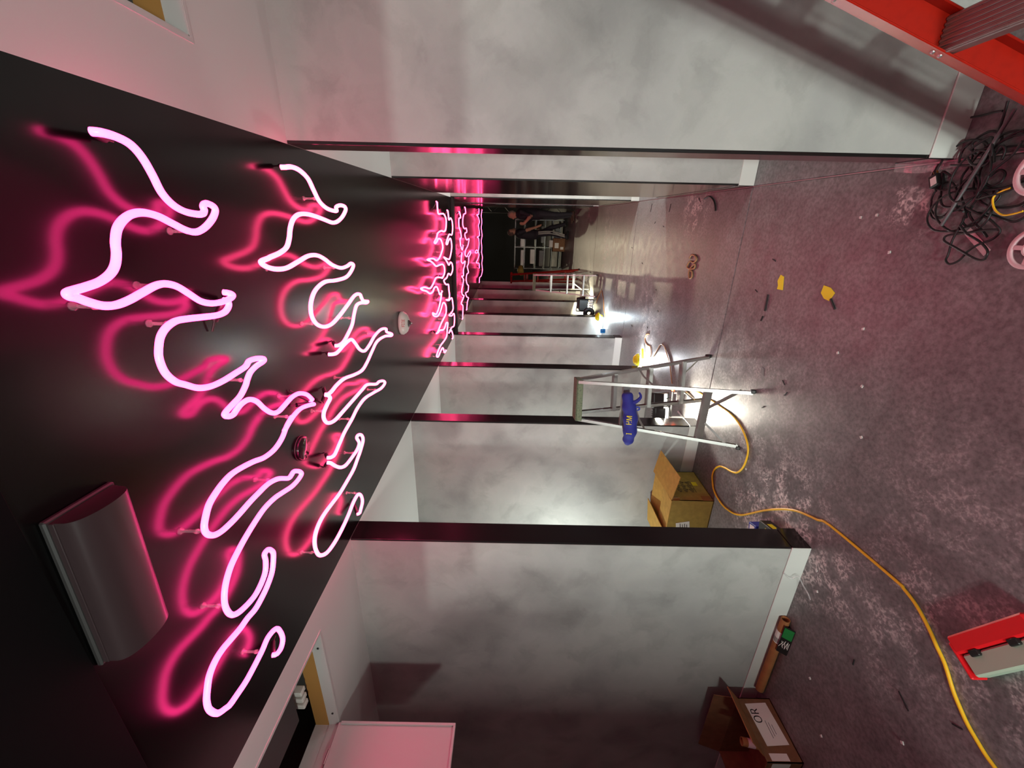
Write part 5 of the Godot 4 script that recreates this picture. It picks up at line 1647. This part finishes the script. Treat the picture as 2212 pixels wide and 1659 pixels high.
func people():
	var skin = Color(0.42, 0.2, 0.14)
	var cloth = Color(0.012, 0.011, 0.016)
	var jean = Color(0.02, 0.022, 0.03)
	var pm = mat("person_skin_and_cloth", Color(1, 1, 1), 0.8)
	pm.vertex_color_use_as_albedo = true
	# bearded man in dark clothes, arms folded before the chest, facing across the hall
	var b := []
	var fw = Vector3(-1, 0, 0.25).normalized()
	var sd = Vector3.UP.cross(fw).normalized()
	var up = Vector3.UP
	head_bones(b, up * 1.69 + fw * 0.03, fw, skin, Color(0.22, 0.17, 0.15))
	b.append([up * 1.46, up * 1.22, 0.15, 0.15, cloth])
	b.append([up * 1.22, up * 0.98, 0.15, 0.145, cloth])
	for e in [-1.0, 1.0]:
		var sh = up * 1.46 + sd * e * 0.18
		var el = up * 1.20 + sd * e * 0.24 + fw * 0.10
		var wr = up * 1.36 + sd * e * 0.03 + fw * 0.24
		b.append([up * 1.47, sh, 0.09, 0.07, cloth])
		b.append([sh, el, 0.062, 0.05, cloth])
		b.append([el, wr, 0.05, 0.036, cloth if e < 0 else skin])
		hand(b, wr, (up * 0.7 - sd * e * 0.5 + fw * 0.2).normalized(), -fw, skin)
		var hip = up * 0.94 + sd * e * 0.09
		var kn = up * 0.50 + sd * e * 0.11 + fw * 0.03
		var an = up * 0.09 + sd * e * 0.12
		b.append([hip, kn, 0.10, 0.068, jean])
		b.append([kn, an, 0.068, 0.048, jean])
		b.append([an - up * 0.04 - fw * 0.04, an - up * 0.05 + fw * 0.15, 0.045, 0.038, Color(0.06, 0.03, 0.02)])
	var o = thing("person", "standing person in dark clothes and boots with a hand raised to the chest", "person", Vector3(0.10, 0, -12.25))
	var s = figure(b, 0.017, 0.035)
	put(s, "body", pm, o)
	# walker in a black shirt and striped track trousers
	b = []
	fw = Vector3(0.95, 0, -0.3).normalized()
	sd = up.cross(fw).normalized()
	head_bones(b, up * 1.70 + fw * 0.06, (fw - up * 0.25).normalized(), skin, Color(0.10, 0.05, 0.04))
	b.append([up * 1.47 + fw * 0.02, up * 1.22, 0.145, 0.145, cloth])
	b.append([up * 1.22, up * 1.0, 0.14, 0.14, cloth])
	for e in [-1.0, 1.0]:
		var sh = up * 1.47 + sd * e * 0.18
		var el = up * 1.20 + sd * e * 0.24 + fw * (0.08 if e < 0 else -0.02)
		var wr = up * (1.02 if e > 0 else 0.98) + sd * e * (0.16 if e > 0 else 0.22) + fw * (0.14 if e > 0 else 0.16)
		b.append([up * 1.47, sh, 0.085, 0.068, cloth])
		b.append([sh, sh.lerp(el, 0.55), 0.065, 0.06, cloth])
		b.append([sh.lerp(el, 0.55), el, 0.048, 0.044, skin])
		b.append([el, wr, 0.044, 0.032, skin])
		hand(b, wr, (-up + fw * 0.3).normalized(), fw, skin)
		var hip = up * 0.95 + sd * e * 0.09
		var kn = up * 0.52 + sd * e * 0.11 + fw * (0.24 if e > 0 else 0.02)
		var an = up * (0.12 if e > 0 else 0.09) + sd * e * 0.12 + fw * (0.36 if e > 0 else -0.08)
		b.append([hip, kn, 0.098, 0.07, cloth])
		b.append([kn, an, 0.072, 0.055, cloth])
		b.append([an - up * 0.04 - fw * 0.04, an - up * 0.05 + fw * 0.14, 0.045, 0.036, Color(0.01, 0.01, 0.01)])
	o = thing("person", "walking person in a black shirt and white striped track trousers", "person", Vector3(-0.46, 0, -13.3))
	s = figure(b, 0.017, 0.035)
	put(s, "body", pm, o)
	s = st0()
	for k in 3:
		var p = PackedVector3Array()
		for q in [[0.92, 0.09, 0.0, 0.102], [0.52, 0.11, 0.02, 0.076], [0.13, 0.12, -0.07, 0.062]]:
			p.append(up * q[0] - sd * (q[1] + q[3] * 0.93) + fw * (q[2] + 0.034 * (k - 1)))
		tube(s, smooth(p, 4), 0.006, 6)
	put(s, "trouser_stripe", M.paper, o)
